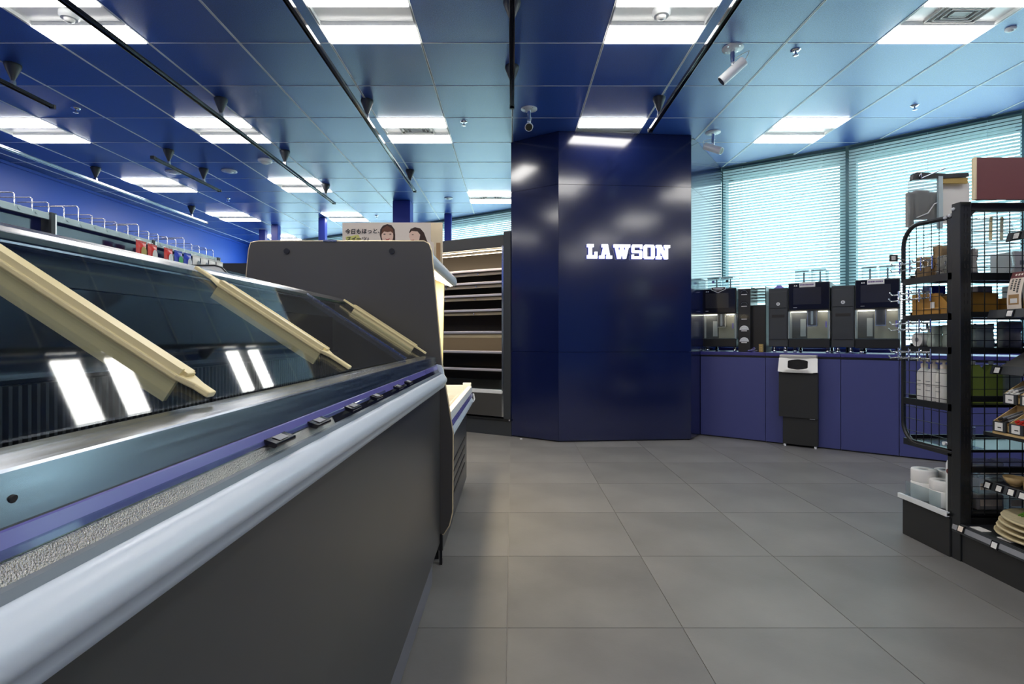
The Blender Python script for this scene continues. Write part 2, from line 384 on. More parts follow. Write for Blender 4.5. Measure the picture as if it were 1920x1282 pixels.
# blue posts far
for n, (px, py, wd, lb) in enumerate(((752.5, 375, .25, 'thick dark blue post behind the poster'), (839.5, 400, .11, 'slim blue post standing right of the poster'), (603, 407, .11, 'slim blue post left of the poster under the far ceiling light'),
                      (514.5, 421, .12, 'slim dark blue post second from the left in the far corner'), (491, 430, .11, 'leftmost slim dark blue post in the far corner'))):
    Y = 1950/(631-py); X = (px-960)/1000*Y
    pt = thing('post', lb, 'post', (X, Y, 0))
    MB().box(-wd/2, wd/2, 0, wd, 0, H-.003).build('shaft', M['bluepost'], pt, .006)
    MB().box(-wd/2-.01, wd/2+.01, -.01, wd+.01, 0, .08).build('base_plate', M['charcoal'], pt)
# ================================================================== CEILING EQUIPMENT
pan = MB().box(-.294, .294, -.1, .1, .02, .03).mesh('centre_panel', M['white'])
dif = MB().box(-.294, .294, -.097, .097, -.010, .018).mesh('diffuser', M['led'])
frm = MB().box(-.298, -.294, -.299, .299, -.003, .05).box(.294, .298, -.299, .299, -.003, .05).box(-.294, .294, -.299, -.295, -.003, .05).box(-.294, .294, .295, .299, -.003, .05).box(-.294, .294, -.1025, -.099, -.003, .03).box(-.294, .294, .099, .1025, -.003, .03).mesh('frame', M['white'])
grl = MB()
for q in range(4):
    a = .155-q*.034; c = .088-q*.02
    grl.box(-a, a, -c, -c+.006, .004, .02).box(-a, a, c-.006, c, .004, .02).box(-a, -a+.006, -c, c, .004, .02).box(a-.006, a, -c, c, .004, .02)
grl.box(-.05, .05, -.026, .026, .006, .012); grm = grl.mesh('vent_grille', M['grille'])
colname = {-8: 'far left', -5: 'left', -2: 'left of the blue column', 1: 'in front of the blue column', 4: 'right', 7: 'far right', -1: 'just left of the blue column'}
rowname = {-10: 'rearmost row', -7: 'third row behind viewpoint', -4: 'row just behind the viewpoint', -1: 'nearest visible row', 2: 'second visible row', 5: 'third visible row', 6: 'above the open shelving', 8: 'fourth visible row', 11: 'farthest visible row'}
GR = {(-2, 2), (4, -1), (-1, 6)}
for (k, r) in sorted(FIX):
    x, y = CX+(k+.5)*CS, CY+(r+.5)*CR
    if y > win_y(x)-.35 or y < -3.8: continue
    t = thing('ceiling_light', 'square ceiling light%s, %s, %s' % (' with vent grille' if (k, r) in GR else '', colname[k], rowname[r]), 'ceiling light', (x, y, H), 0, 'recessed ceiling lights')
    link('frame', frm, t); link('centre_panel', pan, t)
    link('diffuser', dif, t, (0, .197, 0)); link('diffuser', dif, t, (0, -.197, 0))
    if (k, r) in GR: link('vent_grille', grm, t)
def ceil_at(px, py): Y = 1950/(631-py); return ((px-960)/1000*Y, Y, H)
for px, py, lb, rr in ((1240, 25, 'white smoke detector inside the ceiling light before the blue column', .055), (130, 30, 'white smoke detector inside the upper left ceiling light', .055),
                   (497, 299, 'round white smoke detector on blue ceiling, right of two others', .075), (325, 322, 'oval white detector beside a short track, leftmost of three', .085), (430, 320, 'flat white round ceiling speaker between two detectors', .085),
                   (841, 371, 'small white disc on the far ceiling near the column', .06), (1895, 53, 'tiny white ceiling button at upper right corner', .03)):
    x, y, z = ceil_at(px, py); hgt = .045 if 'smoke' in lb else .02
    if 'inside' in lb: z += .019; hgt = .05
    t = thing('ceiling_detector', lb, 'detector', (x, y, z))
    MB().lathe([(rr*.96, 0), (rr, -.006), (rr, -hgt*.5), (rr*.8, -hgt*.75)], (0, 0, 0), 24).build('housing', M['white'], t)
    MB().lathe([(rr*.55, -hgt*.6), (rr*.5, -hgt), (rr*.2, -hgt*1.15)], (0, 0, 0), 20).build('sensor', M['whitematte'] if hgt > .03 else M['white'], t)
for px, py, lb in ((1492, 97, 'chrome ceiling sprinkler near the upper right security camera'), (1715, 201, 'chrome ceiling sprinkler above the right hand blind'), (142, 206, 'chrome ceiling sprinkler at left near short track'),
                   (870, 231, 'chrome ceiling sprinkler right of the gridded ceiling light'), (706, 407, 'chrome ceiling sprinkler above the poster'), (427, 375, 'chrome ceiling sprinkler between far left ceiling lights')):
    x, y, z = ceil_at(px, py-3)
    t = thing('sprinkler', lb, 'sprinkler', (x, y, z))
    MB().lathe([(.034, 0), (.034, -.004), (.016, -.012)], (0, 0, 0), 20).build('flange', M['chrome'], t)
    MB().cyl((0, 0, -.01), (0, 0, -.035), .007, 8).build('stem', M['chrome'], t)
    MB().lathe([(.008, -.034), (.02, -.036), (.02, -.038), (.008, -.04)], (0, 0, 0), 12).build('deflector', M['chrome'], t)
# hanging tracks
cone = MB().lathe([(.05, 0), (.052, -.012), (.046, -.03), (.012, -.115), (.010, -.125)], (0, 0, 0), 18).mesh('hanger_cone', M['charcoal'])
clampm = MB().box(-.014, .014, -.012, .012, -.150, -.12).box(-.004, .004, -.004, .004, -.13, -.11).mesh('clamp', M['steel'])
for X, y0, y1, hg, lb in ((-2.385, 2.0, 7.14, (4.37, 5.6, 6.83), 'long black ceiling track crossing the left ceiling lights'), (-1.195, 1.6, 6.55, (4.4, 6.25), 'black ceiling track ending above the poster'),
                      (0, 1.2, 4.14, (3.1, 3.85), 'black ceiling track left of the security camera, ending at the column'), (1.2, 1.6, 4.62, (4.35,), 'black ceiling track in front of the blue column'),
                      (-3.575, 2.2, 4.14, (3.82,), 'short black ceiling track at the upper left edge'), (-3.585, 5.34, 6.53, (5.57, 6.2), 'short black ceiling track beside the white detectors'),
                      (-4.80, 2.6, 8.37, (4.3, 6.15, 7.99), 'long ceiling track beside the blue left wall')):
    t = thing('ceiling_track', lb, 'track', (X, (y0+y1)/2, H)); c = (y0+y1)/2
    MB().box(-.017, .017, y0-c, y1-c, -.168, -.150).box(-.017, -.012, y0-c, y1-c, -.176, -.168).box(.012, .017, y0-c, y1-c, -.176, -.168).build('rail', M['blackgloss'] if X != -4.80 else M['steel'], t, .002)
    MB().box(-.019, .019, y0-c-.03, y0-c, -.178, -.148).build('end_cap', M['black'], t); MB().box(-.019, .019, y1-c, y1-c+.02, -.178, -.148).build('end_cap', M['black'], t)
    for yy in hg: h_ = link('hanger', cone, t, (0, yy-c, 0)); link('clamp', clampm, h_)
# security cameras
def seccam(px, py, lb, d, kind):
    x, y, z = ceil_at(px, py); t = thing('security_camera', lb, 'camera', (x, y, z))
    m = MB().lathe([(.07, 0), (.07, -.006), (.03, -.012)], (0, 0, 0), 24)
    m.build('ceiling_plate', M['white'], t)
    for a in range(4):
        an = a*math.pi/2+.6; MB().cyl((.052*math.cos(an), .052*math.sin(an), -.005), (.052*math.cos(an), .052*math.sin(an), -.009), .005, 8).build('screw', M['chrome'], t)
    MB().tube([(0, 0, -.01), (0, 0, -.1)], [.017, .014], 12).build('arm', M['chrome'], t)
    MB().lathe([(.006, -.095), (.014, -.105), (.014, -.118), (.006, -.125)], (0, 0, 0), 12).build('joint', M['chrome'], t)
    d = Vector(d).normalized(); c = Vector((0, 0, -.155))
    b = MB(); b.tube([c-d*.09, c+d*.095], .034, 20); bo = b.build('body', M['white'], t)
    MB().tube([c+d*.095, c+d*.0965], .029, 20).build('lens', M['lensdark'], bo)
    pts = [c-d*.09, c-d*.115+Vector((0, 0, .01)), c-d*.12+Vector((.01, 0, .045)), c-d*.07+Vector((.02, 0, .07)), Vector((.018, 0, -.07))]
    MB().tube(pts, .003, 6).build('cable', M['white'], t)
seccam(992, 204, 'white security camera facing forward, left of the blue column', (-.05, -1, -.42), 0)
seccam(1374, 90, 'white bullet security camera seen from the side above the counter', (-.72, .22, -.62), 1)
seccam(1337, 248, 'small white bullet camera at the right edge of the column', (.55, -.6, -.45), 1)
# ================================================================== FREEZER (foreground)
F0, F1 = -.75, 2.324
fz = thing('chest_freezer', 'long dark grey freezer with slanted glass lid and white bumper', 'freezer', (-.55, 1.0, 0)); OF = (-.55, 1.0, 0)
def fp(poly, y0=F0, y1=F1, smooth=False): return MB(OF).prism(poly, 'y', y0, y1, smooth)
fp([(-.335, .10), (-.315, .10), (-.315, .842), (-.335, .842)]).build('front_panel', M['greypanel'], fz)
fp([(-.335, .012), (-.318, .012), (-.316, .098), (-.335, .098)], F0, 2.12).build('kick_rail', mat('kick_grey', (.16, .165, .19), .4), fz, .003)
fp([(-1.13, .10), (-1.11, .10), (-1.11, 1.10), (-1.13, 1.10)]).build('rear_panel', M['greypanel'], fz)
for y0, y1 in ((F0, F0+.02), (F1-.02, F1)): MB(OF).box(-1.12, -.33, y0, y1, .10, .86).build('end_wall', M['greypanel'], fz)
MB(OF).box(-1.11, -.335, F0+.02, F1-.02, .10, .62).build('tub', M['charcoal'], fz)
prof = [(-.316, .836), (-.306, .8385), (-.297, .835)]+arc(-.304, .812, .019, 45, -50, 8)+[(-.296, .787), (-.2985, .780), (-.303, .7765), (-.316, .775)]
bp = fp(prof, F0, F1-.006, True).build('bumper', M['bumper'], fz)
fp([(p[0]*1.0+.0015 if p[0] > -.31 else p[0], p[1]) for p in prof], F1-.012, F1+.004).build('end_cap', M['white'], bp, .002)
MB(OF).prism([(-.33, .83), (-.297, .835), (-.300, .856), (-.308, .874), (-.33, .88)], 'y', F1-.004, F1+.012).build('corner_cap', M['bumper'], bp, .003)
fp([(-.3165, .836), (-.3055, .8385), (-.309, .8445), (-.318, .8455)]).build('lip', M['lip'], fz)
pr = fp([(-.333, .842), (-.3165, .8448), (-.3225, .859), (-.3265, .860), (-.333, .858)]).build('price_rail', M['blackgloss'], fz)
fp([(-.3170, .8446), (-.3145, .8452), (-.3200, .8560), (-.3225, .8575)], F0, .95).build('glitter_band', M['glit'], pr)
fp([(-.3235, .859), (-.3215, .8585), (-.3262, .8745), (-.3282, .8755)]).build('purple_channel', M['purple'], pr)
fp([(-.3205, .8595), (-.3190, .8588), (-.3205, .864), (-.322, .865)], F0, 1.35).build('clear_strip', M['acrylic'], pr)
st = fp([(-.345, .872), (-.328, .8755), (-.328, .877), (-.3335, .9105), (-.335, .9125), (-.375, .9185), (-.3765, .917), (-.3765, .88), (-.345, .876)]).build('front_rail', M['steel'], fz)
for px, yy in ((30, .353), (0, 2.25)):
    MB(OF).cyl((-.3315, yy, .893), (-.3295, yy, .8925), .0028 if px else .002, 12).build('screw', M['ink'], st)
# tag clips hung on the rail
for i, px in enumerate((515, 590, 655, 700, 742, 762)):
    y = .322/((960-px)/1000.)
    t = MB(OF); t.prism([(-.3225, .8585), (-.3085, .8545), (-.3055, .8565), (-.3055, .8605), (-.3225, .8665)], 'y', y-.030, y+.030)
    c = t.build('tag_clip', M['blackgloss'], fz, .0015)
    MB(OF).prism([(-.3195, .8662), (-.3085, .8623), (-.3085, .8627), (-.3195, .8666)], 'y', y-.014, y+.014).build('tag_paper', M['grey'], c)
# top rail, glass and struts
A = Vector((-.375, 0, .9185)); B = Vector((-.73, 0, 1.150)); e = (B-A).normalized(); LN = (B-A).length; nr = Vector((-e.z, 0, e.x)); nr = -nr if nr.z < 0 else nr
fp([(-.728, 1.1505), (-.729, 1.152), (-.7355, 1.1600), (-.7435, 1.1665), (-.775, 1.168), (-.775, 1.1505)]).build('top_rail', mat('rail_steel', (.88, .88, .88), .22, metal=1), fz)
gk = fp([(-.726, 1.141), (-.727, 1.150), (-.775, 1.150), (-.775, 1.141)], F0, F1).build('gasket', mat('gasket_green', (.03, .06, .05), .3), fz)
fp([(-.724, 1.1345), (-.7245, 1.138), (-.775, 1.1405), (-.775, 1.1345)]).build('glass_channel', M['steel'], fz)
def sheet(y0, y1, off=.0, s0=0, s1=LN-.01, name='glass_lid'):
    m = MB(OF); th = .003
    a, b = A+e*s0+nr*off, A+e*s1+nr*off
    m.prism([(a.x, a.z), (b.x, b.z), (b.x+nr.x*th, b.z+nr.z*th), (a.x+nr.x*th, a.z+nr.z*th)], 'y', y0, y1)
    return m.build(name, M['lid'], fz)
sheet(F0, .655, .004); sheet(.665, 1.87, .004); 
def bar(y0, y1, s0, s1, o0, o1, m, nm, par=None, bev=.0015):
    q = MB(OF); a, b = A+e*s0, A+e*s1
    q.prism([(a.x+nr.x*o0, a.z+nr.z*o0), (b.x+nr.x*o0, b.z+nr.z*o0), (b.x+nr.x*o1, b.z+nr.z*o1), (a.x+nr.x*o1, a.z+nr.z*o1)], 'y', y0, y1)
    return q.build(nm, m, par or fz, bev)
bar(1.868, 1.878, .0, LN-.01, .0, .010, M['steel'], 'pane_edge')
sheet(1.80, 2.27, -.006)
for yc, w1, neck in ((.655, .034, .02), (1.215, .052, .05), (2.285, .040, .035)):
    q = MB(OF); out = [(0.0, -.008), (neck, -.009), (neck+.022, -w1/2), (LN-neck-.03, -w1/2), (LN-neck, -.008), (LN-.004, -.006)]
    out = out+[(s_, -t_) for s_, t_ in out[::-1]]
    def pt(s_, t_, o): v = A+e*s_+nr*o; return (v.x, yc+t_, v.z)
    n = len(out); vs = [pt(s_, t_, .008) for s_, t_ in out]+[pt(s_, t_, .016) for s_, t_ in out]
    q.add(vs, [list(range(n))[::-1], list(range(n, 2*n))]+[[i, (i+1) % n, n+(i+1) % n, n+i] for i in range(n)])
    sb = q.build('strut', M['cream'], fz, .002)
    bar(yc-.008, yc+.008, neck+.015, LN-neck-.02, .016, .021, M['cream'], 'ridge', sb); bar(yc-w1/2+.002, yc-w1/2+.007, neck+.02, LN-neck-.03, .015, .024, M['cream'], 'flange', sb)
    bar(yc+w1/2-.007, yc+w1/2-.002, neck+.02, LN-neck-.03, .015, .020, M['cream'], 'flange', sb)
    bar(yc-w1/2+.004, yc-w1/2+.010, neck+.02, LN-neck-.03, -.022, .008, M['cream'], 'web', sb)
# interior
MB(OF).box(-.79, -.775, F0+.02, F1-.02, .60, 1.168).build('mirror_liner', M['mirror'], fz)
MB(OF).box(-.775, -.765, F0+.02, F1-.02, 1.085, 1.134).build('liner_trim', M['charcoal'], fz)
MB(OF).box(-.775, -.752, F0+.02, F1-.02, .935, .943).build('ledge', M['steel'], fz)
q = MB(OF); y = F0+.03
while y < F1-.03: q.box(-.775, -.755, y, y+.006, .83, .925); y += .016
q.build('vent_fins', M['charcoal'], fz, kind='stuff')
MB(OF).box(-.775, -.34, F0+.02, F1-.02, .615, .63).build('deck', M['charcoal'], fz)
q = MB(OF)
for k in range(46):
    yy = F0+.05+k*.066; q.box(-.76, -.345, yy, yy+.004, .66, .664)
q.box(-.76, -.345, F0+.03, F0+.036, .655, .66)
for xx in (-.74, -.6, -.45, -.36): q.box(xx, xx+.005, F0+.03, F1-.03, .655, .660)
q.build('wire_deck', M['grey'], fz, kind='stuff')
MB(OF).box(-1.13, -.79, F0, F1, 1.08, 1.10).build('rear_ledge', M['steel'], fz)
MB(OF).box(-1.1, -.34, .0+.05, .05+.05, .0, .1).box(-1.1, -.34, 1.95, 2.0, 0, .1).box(-1.1, -.34, -.7, -.65, 0, .1).build('foot_beam', M['black'], fz)
# ================================================================== SWEETS CASE behind the freezer
Y0 = 2.345; OC = (-.7, 3.0, 0)
cs = thing('display_case', 'dark grey refrigerated case with rounded end panel and cream edge', 'display case', OC)
pp = [(470, 455), (484, 452), (795, 452), (804, 457), (809, 470), (828, 680), (849, 812), (848, 960), (842, 985), (832, 1001)]
ep = [((x-960)/1000*Y0, 1+(631-y)/1000*Y0) for x, y in pp]
ep = ep+[(-1.13, .135), (-1.185, .5), (-1.170, 1.25), (-1.158, 1.38)]
ep_ = ep[::-1]
MB(OC).prism(ep, 'y', Y0, Y0+.022).build('end_panel', M['endpanel'], cs, .003)
ring = [(x, Y0+.004, z) for x, z in ep]
MB(OC).tube(ring, .0045, 6, closed=True, smooth=True).build('panel_trim', M['gold'], cs)
for px in (538, 735):
    v = P(px, 471, Y0); MB(OC).cyl((v.x, Y0-.006, v.z), (v.x, Y0, v.z), .0125, 20).build('panel_cap', M['black'], cs)
MB(OC).box(-.83, -.77, Y0-.004, Y0+.02, 1.418, 1.425).build('top_clip', M['steel'], cs)
MB(OC).box(-.318, -.306, 2.337, 2.341, 0, .135).box(-.318, -.306, 2.341, 2.36, 0, .02).build('foot_plate', M['black'], cs)
MB(OC).box(-1.12, -.307, 2.37, 3.60, .05, .50).build('base', M['greypanel'], cs)
MB(OC).box(-1.10, -.33, 2.4, 3.57, 0, .05).build('plinth', M['black'], cs)
for k in range(4):
    zz = .17+k*.055; MB(OC).box(-.309, -.303, 2.55, 3.45, zz, zz+.018).build('louver', M['black'], cs)
MB(OC).prism([(-.307, .50), (-.268, .548), (-.262, .56), (-.264, .575), (-.275, .60), (-.33, .60), (-.33, .50)], 'y', 2.37, 3.60).build('bumper', M['bumper'], cs, .003)
MB(OC).prism([(-.272, .600), (-.264, .601), (-.268, .628), (-.275, .628)], 'y', 2.37, 3.60).build('purple_trim', M['purple'], cs)
MB(OC).prism([(-.30, .60), (-.275, .60), (-.268, .628), (-.272, .665), (-.285, .668), (-.30, .665)], 'y', 2.37, 3.595).build('basket_rim', M['white'], cs, .002)
q = MB(OC)
for k in range(26): q.box(-.90, -.30, 2.42+k*.045, 2.424+k*.045, .62, .624)
for xx in (-.36, -.42, -.6, -.8): q.box(xx, xx+.005, 2.38, 3.58, .615, .62)
q.build('wire_basket', M['white'], cs, kind='stuff')
MB(OC).box(-.33, -.275, 3.575, 3.60, .60, .69).box(-.9, -.33, 3.585, 3.60, .60, .675).build('basket_end', M['white'], cs, .002)
MB(OC).tube([(-.263, 3.60, .56), (-.255, 3.606, .58), (-.262, 3.606, .615)], .006, 6).build('bumper_clip', M['white'], cs)
MB(OC).box(-1.15, -1.12, 2.37, 3.60, .05, 1.40).build('back_panel', M['multideck'], cs)
MB(OC).box(-1.15, -.44, 2.37, 3.52, 1.385, 1.405).build('top_panel', M['greypanel'], cs)
MB(OC).prism([(-1.12, .1), (-.33, .1), (-.33, .60), (-.47, .62), (-.455, 1.39), (-1.12, 1.39)], 'y', 3.575, 3.60).build('end_panel', M['cream'], cs, .003)
for zz, xf in ((.86, -.52), (1.04, -.54), (1.22, -.56)):
    s = MB(OC).box(-1.12, xf, 2.375, 3.57, zz, zz+.015).build('shelf', M['multideck'], cs); MB(OC).box(xf, xf+.012, 2.375, 3.57, zz-.012, zz+.022).build('ticket_strip', M['ticket'], s)
# canopy with lamp
cn = MB(OC).prism([(-.375, 1.385), (-.362, 1.378), (-.357, 1.355), (-.362, 1.333), (-.375, 1.326), (-.392, 1.327), (-.50, 1.378), (-.50, 1.385)], 'y', 2.37, 3.46, True).build('canopy', M['bumper'], cs)
MB(OC).prism([(-.385, 1.326), (-.4, 1.324), (-.49, 1.368), (-.49, 1.374)], 'y', 2.39, 3.44).build('lamp', M['cool'], cn)
# poster
YP = 3.38
ps = thing('poster', 'cream printed poster with two smiling women and handwritten Japanese text', 'poster', (-.76, YP, 1.405)); OP = (-.76, YP, 1.405)
a, b = P(642, 417, YP), P(830, 417, YP); q = MB(OP)
q.box(a.x, b.x, YP, YP+.006, 1.405, a.z).build('board', M['papercream'], ps)
def pf(lst, m, nm, d):  # polygon printed on the board, pixels
    q = MB(OP); pl = [P(x, y, YP) for x, y in lst]; q.prism([(v.x, max(v.z, 1.408)) for v in pl], 'y', YP-d, YP-d+.0008); return q.build(nm, m, ps)
def ell(cx, cy, rx, ry, n=24, a0=0, a1=360): return [(cx+rx*math.cos(math.radians(a0+(a1-a0)*i/n)), cy-ry*math.sin(math.radians(a0+(a1-a0)*i/n))) for i in range(n)]
pf([(808, 417.5), (829.5, 417.5), (829.5, 494), (815, 494), (813, 455), (808, 452)], M['gold'], 'print_door', .0010)
pf([(818, 455), (826, 455), (826, 490), (818, 490)], M['brownprint'], 'print_door', .0014)
pf([(715, 452), (712, 440), (713, 430), (718, 423), (726, 420), (734, 422), (740, 430), (741, 440), (741, 452), (738, 475), (716, 475)], M['hair'], 'print_hair', .0012)
pf(ell(726.5, 442, 11, 15), M['skin'], 'print_face', .0016)
pf([(715, 440), (717, 429), (726, 423), (736, 429), (738, 438), (733, 434), (727, 435), (720, 434)], M['hairbrown'], 'print_fringe', .0020)
for cx in (721, 732): pf(ell(cx, 439, 2.2, .9, 10), M['hair'], 'print_eye', .0022)
pf([(722, 447), (726, 448.5), (732, 446.5), (729, 449.5), (725, 450)], M['lips'], 'print_mouth', .0022)
pf([(710, 470), (716, 458), (726, 455), (738, 458), (745, 470)], M['paper'], 'print_shirt', .0011)
pf([(767, 436), (770, 429), (778, 426), (788, 428), (795, 436), (799, 447), (804, 460), (800, 480), (785, 480), (780, 450)], M['hair'], 'print_hair', .0012)
pf([(768, 437), (772, 433), (783, 434), (788, 440), (786, 450), (780, 457), (771, 455), (769, 448), (767, 444)], M['skin'], 'print_face', .0016)
pf(ell(774, 440, 1.8, .8, 10), M['hair'], 'print_eye', .0022); pf([(770, 450), (777, 449), (775, 452), (771, 452)], M['lips'], 'print_mouth', .0022)
pf([(775, 490), (785, 458), (803, 460), (812, 470), (818, 490)], M['paper'], 'print_shirt', .0011)
pf([(648, 444), (672, 440), (678, 452), (650, 453)], M['yellowgreen'], 'print_swash', .0012)
v = P(647, 438, YP); t1 = text_mesh('今日もほっと、', .0345, M['ink'], .12, offset=.0006)
o = link('lettering', t1, ps, tuple(v-Vector(OP)+Vector((0, -.003, 0)))); o.rotation_euler = (math.pi/2, 0, 0); o.rotation_euler.y = -.02
v = P(649, 451.5, YP); t1 = text_mesh('スイーツ♪', .0325, M['ink'], .12, offset=.0006)
o = link('lettering', t1, ps, tuple(v-Vector(OP)+Vector((0, -.003, 0)))); o.rotation_euler = (math.pi/2, 0, 0)
# ================================================================== MULTIDECK (open shelving)
am = math.atan2(-.496, .868); md = thing('open_multideck', 'empty dark multideck cooler with lit shelves beside the blue column', 'cooler', (-.012, 5.335, 0), am)
W3 = 2.2; D3 = .62          # local x runs from -W3 to 0, y = depth
MB().box(-W3, 0, D3-.04, D3, .1, 2.03).build('back_panel', M['brownliner'], md)
MB().box(-.085, -.005, .0, D3, .17, 2.06).build('side_panel', M['charcoal'], md, .004)
MB().box(-.106, -.085, .0, .02, .19, 1.92).build('glass_edge', M['chrome'], md)
MB().box(-W3, -W3+.04, 0, D3, .1, 2.03).build('side_panel', M['charcoal'], md)
MB().box(-W3, -.085, 0.0, .12, 1.905, 2.03).build('fascia', M['multideck'], md, .004)
MB().box(-W3, -.085, 0.12, D3, 1.985, 2.03).build('top_panel', M['multideck'], md)
MB().box(-W3, 0, 0.01, D3, 0, .155).build('plinth', M['charcoal'], md); MB().box(-W3, 0, -.006, .3, .155, .172).build('kick_strip', M['black'], md)
MB().cyl((-.012, -.008, .163), (-.012, -.002, .163), .009, 12).build('screw', M['chrome'], md)
MB().box(-W3+.05, -.107, .012, .05, 1.890, 1.904).box(-W3+.05, -.107, .03, .07, 1.862, 1.874).build('lamp', M['warm'], md)
MB().box(-W3+.05, -.107, -.002, .012, 1.888, 1.902).box(-W3+.05, -.107, .012, .03, 1.858, 1.872).build('lamp_rail', M['gold'], md)
for k, (zz, dp) in enumerate(((1.715, .30), (1.575, .34), (1.44, .36), (1.28, .38), (1.045, .46), (.84, .48), (.66, .50))):
    f = max(.02, D3-.04-dp-.06)
    s = MB().box(-W3+.04, -.088, f, D3-.04, zz-.02, zz-.004).build('shelf', M['multideck'] if k > 4 else M['brownliner'], md)
    MB().box(-W3+.045, -.107, f-.012, f+.004, zz-.012, zz+.012).build('ticket_strip', M['ticket'], s, .003)
    if k < 4:
        for xx in (-.55, -.95, -1.35): MB().cyl((xx, f+.02, zz-.024), (xx, f+.02, zz-.045), .006, 8).build('bracket_screw', M['chrome'], s)
        MB().box(-W3+.05, -.09, f+.03, f+.045, zz-.05, zz-.02).build('under_rail', M['gold'], s)
MB().box(-W3+.05, -.107, .09, .12, .995, 1.012).build('lamp', M['warm'], md); MB().box(-W3+.05, -.107, .075, .09, .99, 1.025).build('lamp_rail', M['gold'], md)
MB().box(-W3+.04, -.088, .03, D3-.04, .30, .40).build('well', M['multideck'], md)
MB().box(-W3+.04, -.088, 0.0, .035, .42, .46).build('front_bumper', M['white'], md, .006); MB().box(-W3+.04, -.088, .004, .03, .19, .42).build('front_panel', M['multideck'], md)
MB().box(-W3+.05, -.107, .008, .014, .46, .56).build('glass_guard', M['acrylic'], md)
# small dark back unit far left
un = thing('shelving_unit', 'black far shelving unit below the blue wall in the back left corner', 'shelving', (-4.15, 8.1, 0))
MB().box(-.75, .55, 0, .03, 0, 2.115).build('back_board', M['blackmatte'], un); MB().box(-.75, .55, -.4, 0, 0, .2).build('base', M['black'], un)
for zz in (.6, 1.0, 1.4, 1.8): MB().box(-.74, .54, -.35, 0, zz, zz+.02).build('shelf', M['black'], un)
# second case seen over the freezer
ic = thing('ice_cream_case', 'low case with white rounded end panel seen just over the freezer', 'freezer', (-2.35, 4.3, 0)); OI = (-2.35, 4.3, 0)
pl = [(-2.75, 0.1), (-2.24, .1), (-2.22, 1.44), (-2.245, 1.50), (-2.285, 1.545), (-2.34, 1.562), (-2.75, 1.562)]
MB(OI).prism(pl, 'y', 4.2, 4.22).build('end_panel', M['white'], ic, .003)
MB(OI).tube([(x, 4.198, z) for x, z in pl[1:]], .006, 6).build('panel_trim', M['black'], ic)
MB(OI).box(-2.73, -2.26, 4.22, 5.9, .08, .85).build('body', M['greypanel'], ic)
MB(OI).box(-2.60, -2.3, 4.25, 5.85, 0, .08).build('plinth', M['black'], ic)
MB(OI).prism([(-2.73, 1.5), (-2.26, 1.46), (-2.26, .85), (-2.73, .85)], 'y', 5.88, 5.9).build('end_panel', M['white'], ic)
MB(OI).prism([(-2.73, 1.548), (-2.28, 1.53), (-2.28, 1.536), (-2.73, 1.554)], 'y', 4.22, 5.88).build('glass_lid', M['lid'], ic)
MB(OI).prism([(-2.28, 1.53), (-2.255, 1.5), (-2.25, .85), (-2.256, .85), (-2.262, 1.5), (-2.287, 1.53)], 'y', 4.22, 5.88).build('front_glass', M['lid'], ic)
# ================================================================== LEFT GONDOLA with hooks and bags
OG = (-3.1, 4.2, 0)
gd = thing('hook_gondola', 'navy gondola with pale hook rail along the blue left side', 'gondola', OG)
MB(OG).box(-3.06, -3.03, 2.2, 5.42, .1, 1.80).build('back_board', M['gondnavy'], gd)
MB(OG).box(-3.5, -3.0, 2.2, 5.42, 0, .16).build('base', M['black'], gd)
MB(OG).box(-3.30, -3.06, 2.2, 5.40, 1.795, 1.815).build('top_cap', M['blackmatte'], gd)
MB(OG).box(-2.99, -2.975, 2.2, 5.40, 1.752, 1.795).build('hook_rail', M['palebar'], gd, .002)
for yy in (2.45, 3.45, 4.42, 5.40):
    MB(OG).box(-3.03, -2.96, yy-.022, yy+.022, .1, 1.80).build('upright', M['charcoal'], gd, .003); MB(OG).box(-2.96, -2.956, yy+.004, yy+.012, .1, 1.79).build('upright_slot', M['chrome'], gd)
hk = MB().tube([(0, 0, -.02), (0, 0, .055), (-.012, 0, .064), (-.20, 0, .064)], .0035, 6); hkm = hk.mesh('wire_bracket', M['chrome'])
scm = MB().cyl((0, 0, 0), (.012, 0, 0), .014, 10).mesh('rail_bolt', M['palebar'])
y = 2.6; k = 0
while y < 5.38:
    w_ = link('wire_bracket', hkm, gd, (-2.978+3.1, y-4.2, 1.80 - (0 if k % 5 else 0))); 
    if k % 5 == 4: w_.scale = (1, 1, 1.5)
    link('rail_bolt', scm, w_, (-.004, .03, -.018)); y += .118; k += 1
def packet(cy, w, h, z1, m, lb, deco=None, x=-2.90):
    t = thing('snack_packet', lb, 'packet', (x, cy, z1-h), 0, 'packets hanging on the navy gondola')
    q = MB(); n = 6; vs = []
    for i in range(n+1):
        for j in range(n+1):
            u, v = i/n, j/n; b = .022*math.sin(math.pi*u)**.6*math.sin(math.pi*v)**.6
            vs += [(b, (u-.5)*w, v*h)]
    fs = [[i*(n+1)+j, (i+1)*(n+1)+j, (i+1)*(n+1)+j+1, i*(n+1)+j+1] for i in range(n) for j in range(n)]
    N = len(vs); vs2 = [(-a, b_, c) for a, b_, c in vs]
    q.add(vs, fs, True); q.add(vs2, [f[::-1] for f in fs], True); q.build('pouch', m, t)
    MB().box(-.0015, .0015, -w/2, w/2, h-.001, h+.014).build('seal', m, t)
    MB().tube([(0, 0, h), (0, 0, h+.02), (-.075, 0, h+.035)], .002, 5).build('hang_wire', M['chrome'], t)
    if deco:
        q = MB(); q.add([(.0235, w*.28*math.cos(a*.5236), h*.5+h*.3*math.sin(a*.5236)) for a in range(12)], [list(range(12))]); q.build('print', deco, t)
packet(4.17, .115, .15, 1.735, M['redbag'], 'shiny red packet with gold ring, leftmost on the gondola', M['brass'])
packet(4.30, .11, .15, 1.73, M['redbag'], 'red and white packet just left of gondola upright', M['paper'])
